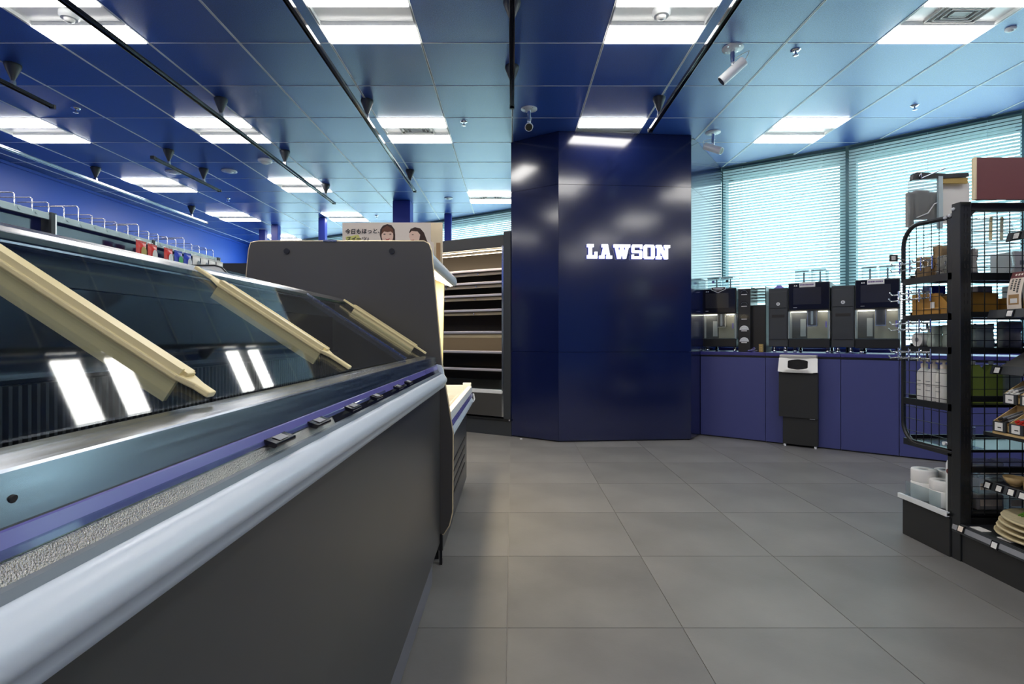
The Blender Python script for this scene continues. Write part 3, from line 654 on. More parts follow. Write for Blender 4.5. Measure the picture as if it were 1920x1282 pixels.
packet(4.50, .11, .15, 1.73, M['redbag'], 'red packet with white print right of the gondola upright', M['white'])
packet(4.635, .11, .15, 1.73, M['bluebag'], 'blue packet with green print beside the red ones', M['greenbag'])
packet(4.765, .11, .15, 1.73, M['bluebag'], 'blue packet with white print, second blue one', M['white'])
for i in range(4): packet(4.9+i*.13, .115, .16, 1.73, M['paper'], ('first', 'second', 'third', 'last')[i]+' of the white packets at the right end of gondola', M['grey'])
# ================================================================== COUNTER with coffee machines
S = Vector((1.915, 5.42, 0)); U = Vector((.795, -.607, 0)).normalized(); Nn = Vector((-U.y, U.x, 0)); ca = math.atan2(U.y, U.x)
def sx(px, d=0.): k = (px-960)/1000; b = S+Nn*d; return (k*b.y-b.x)/(U.x-k*U.y)
def yat(s_, d=0.): return (S+U*s_+Nn*d).y
def zz_(px, py, d=0.): return 1+(631-py)/1000*yat(sx(px, d), d)
def cthing(name, label, cat, s_, d, z, group=None):
    v = S+U*s_+Nn*d; return thing(name, label, cat, (v.x, v.y, z), ca, group)
seams = [0.0, sx(1435.5), sx(1576.5), sx(1686), sx(1686)+.78, sx(1686)+1.6]
nm = ['under the first coffee machine beside the column', 'behind the black waste bin', 'right of the black waste bin', 'behind the wire rack', 'at the far right behind the rack']
for i in range(5):
    a, b = seams[i], seams[i+1]
    t = cthing('counter_cabinet', 'blue counter cabinet %s' % nm[i], 'cabinet', a, 0, 0); L = b-a
    MB().box(.0, L, .02, .62, .03, .818).build('carcass', M['black'], t)
    MB().box(.002, L-.002, 0, .02, .012, .800).build('door', M['counter'], t, .0012)
    MB().box(.002, L-.002, .02, .03, 0, .012).build('kick', M['black'], t)
    MB().box(0, L, .0, .02, .806, .818).build('shadow_gap', M['black'], t)
for i, (a, b) in enumerate(((0, 1), (1, 2), (2, 5))):
    t = cthing('worktop', 'blue worktop slab, ' + ['left piece by the column', 'middle piece above the bin', 'right piece behind the rack'][i], 'worktop', seams[a], 0, 0)
    MB().box(.001, seams[b]-seams[a]-.001, -.006, .66, .819, .85).build('slab', M['countertop'], t, .003)
    MB().box(.001, seams[b]-seams[a]-.001, .64, .66, .85, .88).build('upstand', M['countertop'], t)
# waste bin
a, b = sx(1461.5, -.05), sx(1534, -.05); tb = cthing('waste_bin', 'black waste bin with a slanted stainless steel mouth', 'bin', (a+b)/2, -.05, 0); wb = b-a; h_ = wb/2
zt = zz_(1497, 664, -.05)
yy = -.03
mb = MB().prism(rrect(-h_, h_, .27, .674, .004, 2), 'y', yy, .045); mb.build('upper_body', M['blackmatte'], tb)
MB().box(-h_+.03, h_, -.01, .045, .02, .28).build('lower_body', M['blackmatte'], tb, .003)
MB().box(h_-.06, h_-.02, -.034, -.03, .262, .268).build('badge', M['grey'], tb)
# slanted mouth with a rounded hole
def mouth():
    m = MB(); outer = [(-h_-.006, 0), (h_+.004, 0), (h_-.004, 1), (-h_+.004, 1)]
    hole = rrect(-h_*.52, h_*.52, .18, .90, .16, 5)
    def W(x, v): return (x, yy-.03+v*.035, .676+v*(zt-.028-.676))
    # fan outer rectangle to hole
    N = len(hole); ov = []
    for hx, hv in hole:
        dx, dv = hx/h_, (hv-.5)*2; s_ = 1/max(abs(dx), abs(dv), 1e-6); ox, ovv = dx*s_, .5+dv*s_*.5; ov.append((ox*(h_+.004-.006*ovv), ovv))
    vs = [W(*p) for p in ov]+[W(*p) for p in hole]
    back = [(x_, y_+.004, z_-.001) for x_, y_, z_ in vs]
    fs = [[i, (i+1) % N, N+(i+1) % N, N+i] for i in range(N)]
    m.add(vs, fs); m.add(back, [f[::-1] for f in fs])
    m.add([vs[N+i] for i in range(N)]+[back[N+i] for i in range(N)], [[i, (i+1) % N, N+(i+1) % N, N+i] for i in range(N)])
    m.add([vs[i] for i in range(N)]+[back[i] for i in range(N)], [[(i+1) % N, i, N+i, N+(i+1) % N] for i in range(N)])
    return m
mouth().build('mouth', M['steel'] if 0 else mat('steel_plate', (.62, .62, .60), .35, metal=.8), tb)
MB().box(-h_+.004, h_-.006, yy+.012, .045, .674, zt-.035).build('mouth_box', M['black'], tb)
MB().box(-h_+.006, h_-.008, yy-.002, .045, zt-.03, zt-.006).build('top_cap', mat('steel_cap', (.75, .73, .68), .3, metal=.6), tb, .002)
for xx in (-h_+.045, h_-.02): MB().cyl((xx, .0, 0), (xx, .0, .02), .011, 10).build('foot', M['white'], tb)
# coffee machines
def machine(pL, pR, pyT, cab, lb, d=.10, k=0):
    """pL,pR: front edges of the main body in pixels; cab: left edge of side cabinet or None"""
    a, b = sx(pL, d), sx(pR, d); w = b-a; zb = .905; zt = zz_((pL+pR)/2, pyT, d); h = zt-zb; D = .42
    t = cthing('coffee_machine', lb, 'coffee machine', a, d, .85, 'self-service coffee machines'); Z = lambda q: q-.85
    zs_ = Z(zb)+h*.56      # bottom of the screen part
    MB().box(0, w, .12, D, Z(zb)+.05, zs_).build('rear_body', M['black'], t, .004)
    MB().box(0, w, .0, D, Z(zb)-.008, Z(zb)+.075).build('drip_base', M['black'], t, .006)
    up = MB().box(0, w, .0, D, zs_, Z(zt)).build('upper_body', M['charcoal'] if k else M['black'], t, .008)
    MB().box(.006, w-.006, -.006, 0, zs_+.012, Z(zt)-.006).build('front_glass', M['blackgloss'], up, .003)
    MB().box(w*.13, w*.80, -.0085, -.006, zs_+h*.10, zs_+h*.36).build('screen', M['screen'], up)
    MB().box(w*.13, w*.22, -.0080, -.006, zs_+h*.05, zs_+h*.055).build('mark', M['white'], up)
    for q in range(2): MB().add([(w*(.14+.05*q), -.0075, zs_+h*.385), (w*(.18+.05*q), -.0075, zs_+h*.385), (w*(.165+.05*q), -.0075, zs_+h*.405), (w*(.15+.05*q), -.0075, zs_+h*.40)], [(0, 1, 2, 3)]).build('emblem', M['white'], up)
    # brew bay
    zb0, zb1 = Z(zb)+.078, zs_-.004
    MB().box(w*.02, w*.42, .117, .12, zb0, zb1).build('bay_panel', M['charcoal'], t)
    MB().box(w*.42, w*.98, .112, .12, zb0, zb1).build('bay_liner', M['brew'], t)
    MB().box(w*.25, w*.38, .108, .117, zb0+.02, zb1-(zb1-zb0)*.27).build('inner_plate', M['whitematte'], t)
    MB().box(0, w*.04, .0, .12, zb0, zb1).build('bay_side', M['whitematte'], t); MB().box(w*.955, w, .0, .12, zb0, zb1).build('bay_side', M['whitematte'], t)
    MB().box(w*.06, w*.44, .02, .04, zb1-.008, zb1-.002).box(w*.72, w*.94, .02, .04, zb1-.008, zb1-.002).build('bay_light', M['baylight'], t)
    sp = MB().box(w*.47, w*.68, .02, .10, zb0+(zb1-zb0)*.48, zb1+.02).build('spout', M['black'], t, .004)
    MB().box(w*.455, w*.475, .016, .024, zb0+(zb1-zb0)*.46, zb1).box(w*.675, w*.695, .016, .024, zb0+(zb1-zb0)*.46, zb1).box(w*.455, w*.695, .016, .024, zb0+(zb1-zb0)*.44, zb0+(zb1-zb0)*.48).build('spout_trim', M['chrome'], sp)
    if k != 2: MB().box(w*.545, w*.60, .014, .02, zb0+(zb1-zb0)*.52, zb1).build('spout_stripe', M['white'], sp)
    dr = MB().box(w*.01, w*.99, -.004, -.001, zb0-.004, zb1+.002).build('clear_door', M['acrylic'], t)
    MB().box(w*.01, w*.99, -.006, -.001, zb0-.008, zb0).box(w*.01, w*.022, -.006, -.001, zb0, zb1).box(w*.978, w*.99, -.006, -.001, zb0, zb1).build('door_frame', M['acrylic'], dr)
    MB().box(w*.90, w*.935, -.010, -.004, zb0+(zb1-zb0)*.40, zb0+(zb1-zb0)*.62).build('door_tag', M['purple'], dr)
    MB().box(w*.04, w*.96, .01, .11, Z(zb)+.075, Z(zb)+.079).build('drip_grid', M['steel'], t)
    for xx in (w*.14, w*.93):
        for yv in (.05, D-.06): MB().lathe([(.013, 0), (.017, .004), (.017, .02), (.013, .024), (.013, .055)], (xx, yv, 0), 12).build('foot', M['chrome'], t)
    # hoppers
    hw = w*.34; hz = Z(zt)
    for q in range(2):
        x0 = w*(.14+q*.40); hp = MB().prism([(x0, .05), (x0+hw, .05), (x0+hw, .30), (x0, .30)], 'z', hz, hz+.118)
        hp = hp.build('bean_hopper', M['acrylic'], t, .004)
        MB().box(x0-.004, x0+hw+.004, .046, .304, hz+.113, hz+.122).build('hopper_lid', M['film'], hp, .002)
        MB().box(x0, x0+hw, .049, .052, hz+.105, hz+.112).build('lid_band', M['charcoal'], hp)
        MB().cyl((x0+hw/2, .17, hz), (x0+hw/2, .17, hz+.11), .007, 8).build('hopper_spindle', M['grey'], hp)
        MB().lathe([(.022, 0), (.022, .012), (.010, .02)], (x0+hw/2, .17, hz+.002), 12).build('hopper_hub', M['grey'], hp)
        if k == 0: MB().cyl((x0+hw/2, .046, hz+.075), (x0+hw/2, .050, hz+.075), .014, 14).build('round_sticker', M['purple'] if q == 0 else M['ink'], hp)
    if k == 0:
        sh = MB().prism([(w*.3, hz+.015), (w*.3, hz-.012), (w*.5, hz-.045), (w*.72, hz-.012), (w*.72, hz+.015)], 'y', -.013, -.010).build('shield_badge', M['white'], t)
        MB().prism([(w*.32, hz+.010), (w*.32, hz-.009), (w*.5, hz-.038), (w*.70, hz-.009), (w*.70, hz+.010)], 'y', -.0145, -.012).build('badge_face', M['ink'], sh)
        MB().box(w*.36, w*.66, -.0155, -.0140, hz-.003, hz+.005).box(w*.40, w*.62, -.0155, -.0140, hz-.016, hz-.010).build('badge_text', M['white'], sh)
    else:
        lbm = MB().box(w*.28, w*.66, -.011, -.0062, hz-.044, hz+.002).build('label_sticker', M['paper'], t)
        q = MB(); xx = w*.30
        while xx < w*.63: ww_ = random.uniform(.006, .013); q.box(xx, xx+ww_, -.012, -.0108, hz-.028, hz-.016); xx += ww_+.003
        q.build('label_text', M['purpletext'], lbm)
    if cab:
        c0 = sx(cab, d); cw = a-c0; H2 = h*.93
        t2 = cthing('payment_cabinet', lb.split(' coffee')[0].replace('black', 'tall black')+' payment cabinet left of its coffee machine', 'cabinet', c0, d, .85, 'payment cabinets beside coffee machines')
        MB().box(0, cw-.004, 0, D, Z(zb), Z(zb)+H2).build('body', M['charcoal'], t2, .004)
        MB().box(.008, cw-.012, -.008, 0, Z(zb)+H2*.66, Z(zb)+H2*.94).build('upper_door', M['charcoal'], t2, .003)
        MB().cyl((cw*.5, -.012, Z(zb)+H2*.73), (cw*.5, -.008, Z(zb)+H2*.73), .016, 18).build('lock_ring', M['white'], t2); MB().box(cw*.5-.003, cw*.5+.003, -.0135, -.012, Z(zb)+H2*.73-.006, Z(zb)+H2*.73+.006).build('keyhole', M['ink'], t2)
        MB().box(.008, cw-.012, -.008, 0, Z(zb)+.07, Z(zb)+H2*.65).build('lower_door', M['charcoal'], t2, .003)
        MB().box(cw*.18, cw*.82, -.010, -.0075, Z(zb)+H2*.50, Z(zb)+H2*.55).build('slot_handle', M['ink'], t2, .002)
        for xx in (cw*.25, cw*.8): MB().lathe([(.013, 0), (.017, .004), (.017, .02), (.013, .024), (.013, .055)], (xx, .05, 0), 12).build('foot', M['chrome'], t2)
        MB().lathe([(.013, 0), (.013, .055)], (cw*.5, D-.05, 0), 10).build('foot', M['black'], t2)
    return t
machine(1315, 1380, 541, None, 'left black coffee machine with shield badge, nearest the blue column', k=0)
machine(1478, 1556, 529, 1441, 'middle black coffee machine with white label and two clear hoppers', k=1)
machine(1603, 1688, 523, 1559, 'right black coffee machine with white label, beside the wire rack', k=2)
# lid dispenser tower
a, b = sx(1384, .10), sx(1407, .10); w_ = b-a; dt = cthing('lid_dispenser', 'tall black dispenser with five round lid windows beside left coffee machine', 'dispenser', a, .10, .85)
z1 = zz_(1395, 541, .1)-.85
MB().box(0, w_, .0, .20, 0, z1).build('body', M['black'], dt, .004)
for i, py in enumerate((548, 570, 594, 616, 638)):
    zc = zz_(1395, py, .1)-.85; r = .043
    pl_ = arc(w_*.5, zc-.012, r, 0, 180, 12)
    rec = MB().prism(pl_, 'y', -.004, .0).build('round_window', M['white'] if i > 2 else M['lensdark'], dt, .0015)
    MB().tube([(p[0], -.006, p[1]) for p in arc(w_*.5, zc-.012, r*.72, 10, 170, 8)], .0028, 6).build('lid_edge', M['film'] if i < 3 else M['whitematte'], rec)
    MB().box(w_*.28, w_*.72, -.007, 0, zc-.026, zc-.018).build('size_label', M['paper'], dt)
MB().box(-.006, 0, -.01, .0, .10, z1-.1).build('clear_rail', M['acrylic'], dt)
# dark straw tower behind
a = sx(1408, .16); t = cthing('condiment_tower', 'dark condiment tower right of the lid dispenser', 'dispenser', a, .16, .85); ww_ = sx(1436, .16)-a
MB().box(0, ww_, 0, .26, 0, .46).build('body', M['black'], t, .005)
for i in range(5): MB().box(0.005, ww_-.004, -.02-.0*i, .24, .50+i*.03, .506+i*.03).build('tray', M['black'], t)
MB().box(0, .006, 0, .24, .46, .64).box(ww_-.006, ww_, 0, .24, .46, .64).build('side_frame', M['black'], t)
a = sx(1426.5, .06); t = cthing('sugar_box', 'small yellow box in front of the condiment tower', 'box', a, .06, .85)
MB().box(-.018, .018, 0, .03, 0, .078).build('carton', M['brass'], t, .002); 
for i in range(4): MB().box(-.013, .013, -.001, 0, .012+i*.016, .018+i*.016).build('print_line', M['wood'], t)
a = sx(1412, .05); t = cthing('straw_packets', 'small heap of grey wrapped packets beside the yellow box', 'packets', a, .05, .85)
for i in range(5):
    o = MB().box(-.035, .035, -.006, .006, 0, .006).build('packet', M['grey'] if i % 2 else M['purple'], t, .001); o.location = (random.uniform(-.02, .02), random.uniform(-.01, .02), .002+.007*i); o.rotation_euler = (0, -.1*i, random.uniform(-1, 1))
# cloth on cabinet
a = sx(1462, .25); zc = zz_(1441, 531, .1)
t = cthing('folded_cloth', 'crumpled purple cloth lying on top of the middle payment cabinet', 'cloth', a, .22, .85+(.905-.85)+(zz_(1517, 529, .10)-.905)*.93)
q = MB(); n = 14
vs = [(math.cos(2*math.pi*i/n)*(.05+.01*math.sin(3*i))*(1-j*.22), math.sin(2*math.pi*i/n)*.035*(1-j*.22), .012*j+.004*math.sin(5*i+j)*(j > 0)) for j in range(4) for i in range(n)]
q.add(vs, [[j*n+i, j*n+(i+1) % n, (j+1)*n+(i+1) % n, (j+1)*n+i] for j in range(3) for i in range(n)]+[list(range(3*n, 4*n)), list(range(n))[::-1]], True); q.build('cloth', mat('cloth_purple', (.16, .14, .45), .8, bump=(40, .8)), t)
# ================================================================== RIGHT RACK
XR = 2.0; YE = 2.39; OR = (2.25, 1.7, 0)
rk = thing('gondola_rack', 'black steel shelving rack with mesh end and price rails at right', 'rack', OR)
MB(OR).box(1.992, 2.042, YE-.02, YE+.028, 0, 1.60).build('post', M['rackblack'], rk, .003)
q = MB(OR)
for k in range(46): q.box(2.010, 2.014, YE-.0215, YE-.0195, .12+k*.032, .138+k*.032).box(2.024, 2.028, YE-.0215, YE-.0195, .12+k*.032, .138+k*.032)
q.build('post_slots', M['ink'], rk, kind='stuff')
MB(OR).box(2.84, 2.89, YE-.02, YE+.028, 0, 1.60).build('post', M['rackblack'], rk, .003)
MB(OR).box(2.042, 2.84, YE-.012, YE+.02, 1.560, 1.598).build('top_bar', M['rackblack'], rk, .003)
MB(OR).prism([(2.042, 1.56), (2.042, 1.53), (2.07, 1.56)], 'y', YE-.01, YE+.015).build('gusset', M['rackblack'], rk)
q = MB(OR)
for k in range(14): x = 2.066+k*.0565; q.box(x-.0014, x+.0014, YE+.004, YE+.0068, .2, 1.56)
for k in range(25): z = 1.527-k*.0545; q.box(2.042, 2.84, YE+.001, YE+.0038, z-.0014, z+.0014)
q.build('mesh_panel', M['rackblack'], rk, kind='stuff')
for zz in (1.268, 1.10, .935, .72, .40): MB(OR).box(2.042, 2.84, YE+.008, YE+.03, zz-.012, zz+.012).build('cross_bar', M['rackblack'], rk)
y0r = .75
MB(OR).box(2.44, 2.46, y0r, YE-.02, .18, 1.60).build('back_board', M['blackmatte'], rk)
MB(OR).box(2.0, 2.44, y0r, YE-.02, .0, .128).build('base', M['blackmatte'], rk); MB(OR).box(1.995, 2.44, y0r, YE-.02, .150, .165).build('deck', M['rackblack'], rk)
dr = MB(OR).prism([(1.988, .125), (1.996, .122), (2.004, .165), (1.996, .168)], 'y', y0r, YE+.02).build('price_rail', M['charcoal'], rk, .001)
MB(OR).prism([(1.986, .135), (1.989, .134), (1.995, .155), (1.992, .156)], 'y', y0r, YE+.02).build('rail_lip', M['grey'], dr)
def etag(X, y, z, t_=.30, par=None, m=None, wd=.034, hd=.030):
    q = MB(OR); dx = t_*hd
    q.prism([(X, z-hd/2), (X+.005, z-hd/2), (X+.005+dx, z+hd/2), (X+dx, z+hd/2)], 'y', y-wd/2, y+wd/2); o = q.build('price_tag', M['blackgloss'], par or rk, .001)
    q = MB(OR); h2 = hd*.38; a_ = X+dx*.12-.0008; b_ = X+dx*.88-.0008
    q.add([(a_, y-wd*.36, z-h2), (a_, y+wd*.36, z-h2), (b_, y+wd*.36, z+h2), (b_, y-wd*.36, z+h2)], [(0, 1, 2, 3)]); q.build('tag_face', m or M['paper'], par or rk)
    q = MB(OR); a_ = X+dx*.5-.0016
    q.add([(a_, y-wd*.30, z-.004), (a_, y+wd*.05, z-.004), (a_+.0008, y+wd*.05, z-.001), (a_+.0008, y-wd*.30, z-.001)], [(0, 1, 2, 3)]); q.build('tag_text', M['ink'], par or rk)
etag(1.980, 2.36, .150, m=M['papercream']); etag(1.980, 2.195, .142)
def rshelf(X, z, y1, tags, depth=None, m=None):
    s = MB(OR).box(X+.012, 2.44, y0r, y1, z-.016, z-.004).build('shelf', M['rackblack'], rk)
    MB(OR).prism([(X, z-.030), (X+.005, z-.032), (X+.016, z+.004), (X+.011, z+.006)], 'y', y0r, y1).build('price_rail', M['charcoal'], s, .001)
    for y in tags: etag(X-.004, y, z-.013, .3)
    return s
rshelf(2.085, .362, 2.365, [2.34, 2.285, 2.23, 2.18, 2.125, 2.07]); rshelf(2.10, .868, 2.345, [2.31, 2.17])
rshelf(2.075, 1.110, 2.33, [2.225, 2.09, 1.95]); rshelf(2.16, 1.445, 2.335, [2.285, 2.20, 2.12])
MB(OR).box(2.05, 2.44, y0r, 2.32, .575, .59).build('shelf', M['rackblack'], rk)
# maroon box sign on top
t = thing('header_board', 'plain maroon header board with cream edge on top of rack', 'board', (2.025, 2.325, 1.598))
MB().box(.000, 1.0, 0, .012, 0, .183).build('face', M['maroon'], t); MB().box(-.006, .0, -.001, .013, 0, .184).build('edge', M['gold'], t)
MB().box(-.006, .03, .013, .018, 0, .183).build('backing', M['cream'], t)
# ---- end cap (wire basket fixture)
OE = (2.3, 2.56, 0); Y1 = 2.73
ec = thing('end_cap_rack', 'black wire-sided end fixture with curved tube frame on rack end', 'rack', OE)
def edge_path(X):
    pts = [(X, YE+.03, 1.535), (X, YE+.10, 1.53)]
    pts += [(X, Y1-.09+.09*math.sin(a), 1.475-.09+.09+.0*a-.09*(1-math.cos(a))) for a in [i*math.pi/12 for i in range(7)]]
    pts = [(X, YE+.03, 1.545), (X, Y1-.10, 1.555)]+[(X, Y1-.10+.10*math.sin(a), 1.455+.10*math.cos(a)) for a in [i*math.pi/12 for i in range(1, 7)]]
    pts += [(X, Y1, .60)]+[(X, Y1-.10+.10*math.cos(a), .57-.10*math.sin(a)) for a in [i*math.pi/12 for i in range(0, 7)]]+[(X, YE+.03, .474)]
    return pts
for X in (2.004, 2.88):
    fr = MB(OE).tube(edge_path(X), .0105, 8).build('side_tube', M['rackblack'], ec)
    q = MB(OE)
    for k in range(6): y = 2.455+k*.047; q.box(X-.0012, X+.0012, y-.0012, y+.0012, .475, 1.55)
    for k in range(17):
        z = .53+k*.060; q.box(X-.0036, X-.0012, YE+.03, Y1, z-.0012, z+.0012)
    q.build('side_mesh', M['rackblack'], fr, kind='stuff')
for i, (z, d) in enumerate(((1.29, 2.69), (1.105, 2.69), (.95, 2.69), (.69, 2.70), (.485, 2.71))):
    s = MB(OE).box(2.012, 2.87, YE+.035, d, z-.012, z).build('shelf', M['rackblack'], ec)
    MB(OE).box(2.012, 2.87, d, d+.006, z-.02, z+.018).build('shelf_lip', M['rackblack'] if i else M['charcoal'], s)
    MB(OE).box(1.996, 2.004, YE+.03, Y1-.01, z-.03, z+.002).build('side_rail', M['rackblack'], s)
MB(OE).box(1.996, 2.03, YE+.03, YE+.055, .0, 1.56).build('inner_post', M['rackblack'], ec, .002)
MB(OE).box(1.985, 2.87, YE+.03, 2.712, .0, .175).build('base_box', M['blackmatte'], ec, .003)
MB(OE).box(1.975, 2.87, YE+.03, 2.725, .186, .198).build('tray', M['rackblack'], ec); MB(OE).box(1.972, 1.985, YE+.03, 2.728, .182, .204).build('tray_lip', M['white'], ec)
MB(OE).box(1.985, 1.9865, 2.47, 2.69, .20, .275).build('clear_guard', M['acrylic'], ec)
for v in ((1.99, YE+.015, 1.575), (1.99, YE+.035, 1.55), (1.99, YE+.06, 1.546)): MB(OE).lathe([(.001, -.008), (.008, -.004), (.008, .004), (.001, .008)], v, 10).build('knob', M['white'], ec)
MB(OE).cyl((1.982, YE+.06, .51), (1.994, YE+.06, .51), .009, 12).build('knob', M['white'], ec)
q = MB(OE)
for k in range(15): q.box(1.992, 1.995, Y1-.004, Y1+.004, 1.09+k*.0125, 1.098+k*.0125)
q.build('light_strip', emi('strip_led', (.8, .92, 1), 3), ec)
# hook clusters
hb = MB(); hb.tube([(0, 0, 0), (0, .21, 0)], .0035, 6); hb.tube([(0, 0, -.03), (0, .21, -.03)], .0035, 6)
hbm = hb.mesh('hook_bar', M['chrome'])
pg = MB(); pg.tube([(0, 0, .018), (0, 0, -.045)], .004, 6); pg.tube([(0, 0, 0), (-.035, 0, -.004), (-.045, 0, .010)], .003, 6); pg.tube([(0, 0, -.03), (-.04, 0, -.036), (-.05, 0, -.022)], .003, 6)
pgm = pg.mesh('hook_prong', M['chrome'])
for i, (z, y0, lb) in enumerate(((1.365, 2.52, 'topmost'), (1.215, 2.53, 'second from top'), (1.065, 2.53, 'third from top'), (.925, 2.53, 'lowest'))):
    t = thing('hook_strip', 'chrome hook strip on the wire end fixture, %s' % lb, 'hooks', (1.985, y0, z), 0, 'chrome hook strips')
    link('hook_bar', hbm, t)
    for k in range(4): link('hook_prong', pgm, t, (0, .0+k*.07, 0))
    MB().box(-.002, .006, .02, .026, -.03, 0).build('clip', M['chrome'], t)
t = thing('price_clip', 'small dark price clip sticking out from the tube frame', 'clip', (1.955, 2.72, 1.40))
MB().box(-.03, .012, -.003, .003, -.018, .018).build('holder', M['charcoal'], t, .002); MB().box(-.022, -.002, -.0045, -.003, -.010, .010).build('card', M['paper'], t); MB().tube([(.012, 0, 0), (.045, 0, -.01)], .003, 6).build('wire', M['chrome'], t)
# hanging bag and bracket on top
t = thing('hanging_bag', 'clear plastic bag of grey packets hanging above the wire fixture', 'bag', (2.10, 2.72, 1.55))
MB().box(-.08, .09, 0, .003, .0, .24).build('film', M['film'], t)
for k, (x0, x1, z0_, z1_) in enumerate(((-.075, -.045, .0, .19), (-.04, .035, .04, .20), (.038, .085, .03, .19))):
    MB().box(x0, x1, .004, .03, z0_+.01, z1_).build('packet', M['greypack'], t, .006)
MB().tube([(-.04, -.004, .055), (.02, -.004, .08), (.05, -.004, .125), (.085, -.004, .14)], .003, 6).build('tie', M['white'], t)
t = thing('arm_bracket', 'dark sign arm with pale blue strut above the hanging bag', 'bracket', (2.10, 2.72, 1.60))
MB().prism([(-.065, .195), (-.06, .225), (-.045, .235), (.10, .228), (.22, .232), (.22, .212), (.09, .205)], 'y', -.012, .012).build('arm', M['rackblack'], t, .003)
MB().box(.065, .088, -.014, .0, -.05, .215).build('strut', M['palebar'], t, .002); MB().box(.09, .22, -.006, .006, .18, .21).build('plate', M['brass'], t)
MB().tube([(-.03, -.018, .20), (.093, -.018, .252)], .0035, 6).build('rod', M['steel'], t); MB().tube([(-.04, -.018, .21), (-.03, -.02, .225), (-.025, -.018, .205)], .003, 6).build('hook', M['chrome'], t)
MB().box(.085, .25, .02, .024, -.02, .19).build('backing_card', M['paper'], t)
# ---- products on the end cap
def sack(name, lb, cat, x, y, z, w, d, h, m, top=.55, group=None, rz=0, crink=.006, n=10):
    t = thing(name, lb, cat, (x, y, z), rz, group); q = MB(); rows = 7; vs = []
    for j in range(rows+1):
        v = j/rows; f = 1+.06*math.sin(v*9)-.0*v; dd = d*(1-v*(1-top)*.9)
        for i in range(n*2):
            a = 2*math.pi*i/(n*2); cx_, sx_ = math.cos(a), math.sin(a); p_ = .38
            X = math.copysign(abs(cx_)**p_, cx_)*w/2*f; Yv = math.copysign(abs(sx_)**p_, sx_)*dd/2
            vs.append((X+random.uniform(-1, 1)*crink, Yv+random.uniform(-1, 1)*crink, v*h+(random.uniform(-1, 1)*crink if 0 < j else 0)))
    N = n*2; q.add(vs, [[j*N+i, j*N+(i+1) % N, (j+1)*N+(i+1) % N, (j+1)*N+i] for j in range(rows) for i in range(N)]+[list(range(N))[::-1], list(range(rows*N, (rows+1)*N))], True)
    q.build('body', m, t); return t
g1 = 'bags on the top wire shelf'
sack('paper_bag', 'brown paper bag, leftmost on the top wire shelf', 'bag', 2.045, 2.64, 1.29, .06, .07, .10, M['brownpaper'], group=g1)
sack('paper_bag', 'taller brown paper bag in middle of the top wire shelf', 'bag', 2.10, 2.60, 1.29, .06, .08, .15, M['brownpaper'], group=g1)
sack('plastic_bag', 'grey crinkled plastic bag in front on the top wire shelf', 'bag', 2.06, 2.52, 1.29, .07, .07, .09, M['film'], group=g1)
sack('plastic_bag', 'clear bag of brown goods beside the inner post', 'bag', 2.09, 2.455, 1.29, .08, .05, .11, M['greypack'], group=g1)
t = thing('large_bag', 'big pale translucent bag seen through the upper mesh', 'bag', (2.24, 2.53, 1.29))
MB().lathe([(.09, 0), (.11, .04), (.10, .10), (.12, .16), (.10, .24), (.05, .27)], (0, 0, 0), 14).build('body', M['film'], t); 
for k in range(2): MB().tube([(-.03+k*.05, -.07, .26), (-.05+k*.05, -.09, .22), (-.06+k*.05, -.1, .15)], .006, 6).build('tie', M['cream'], t)
for i in range(3):
    t = thing('white_carton', 'white carton behind the mesh, %s' % ('left', 'middle', 'right')[i], 'box', (2.43+i*.12, 2.60, 1.29), 0, 'white cartons on the top wire shelf')
    MB().box(-.055, .055, -.08, .05, 0, .115).build('carton', M['paper'], t, .002); MB().box(-.03, .03, -.0815, -.08, .05, .07).build('print', M['grey'], t); MB().box(-.02, .035, -.0815, -.08, .03, .036).build('print', M['purpletext'], t)
# shelf 2: amber box shape
t = thing('amber_pack', 'wide amber brown pack with sloping left end and white sticker', 'pack', (2.12, 2.55, 1.105))
MB().prism([(-.115, .0), (.16, 0), (.16, .10), (-.0, .105), (-.05, .085), (-.115, .03)], 'y', -.05, .06).build('body', M['amber'], t, .006)
q = MB(); q.prism([(-.115, 0), (.13, 0), (.13, .105), (-.03, .10), (-.07, .07), (-.115, .02)], 'x', -.11, -.105); q.build('side_face', M['amber'], t, .003)
MB().box(-.1165, -.115, -.02, .005, .03, .06).build('sticker', M['paper'], t)
t = thing('amber_carton', 'long amber carton seen through the mesh on the middle wire shelf', 'pack', (2.40, 2.50, 1.105))
MB().box(-.11, .12, -.05, .06, 0, .075).build('body', M['amber'], t, .004); MB().box(-.1, .11, -.052, -.05, .035, .04).build('band', M['brass'], t)
for i, (x, m_) in enumerate(((2.05, M['film']), (2.10, M['bluebag']), (2.33, M['greypack']), (2.5, M['palebar']))):
    t = thing('small_box', ['clear small box', 'blue small box', 'grey small box', 'pale blue small box'][i]+' standing behind the amber packs', 'box', (x, 2.655, 1.105), 0)
    MB().box(-.035, .035, -.03, .03, 0, .145).build('carton', m_, t, .003); MB().box(-.02, .02, -.032, -.03, .08, .11).build('label_print', M['paper'], t)
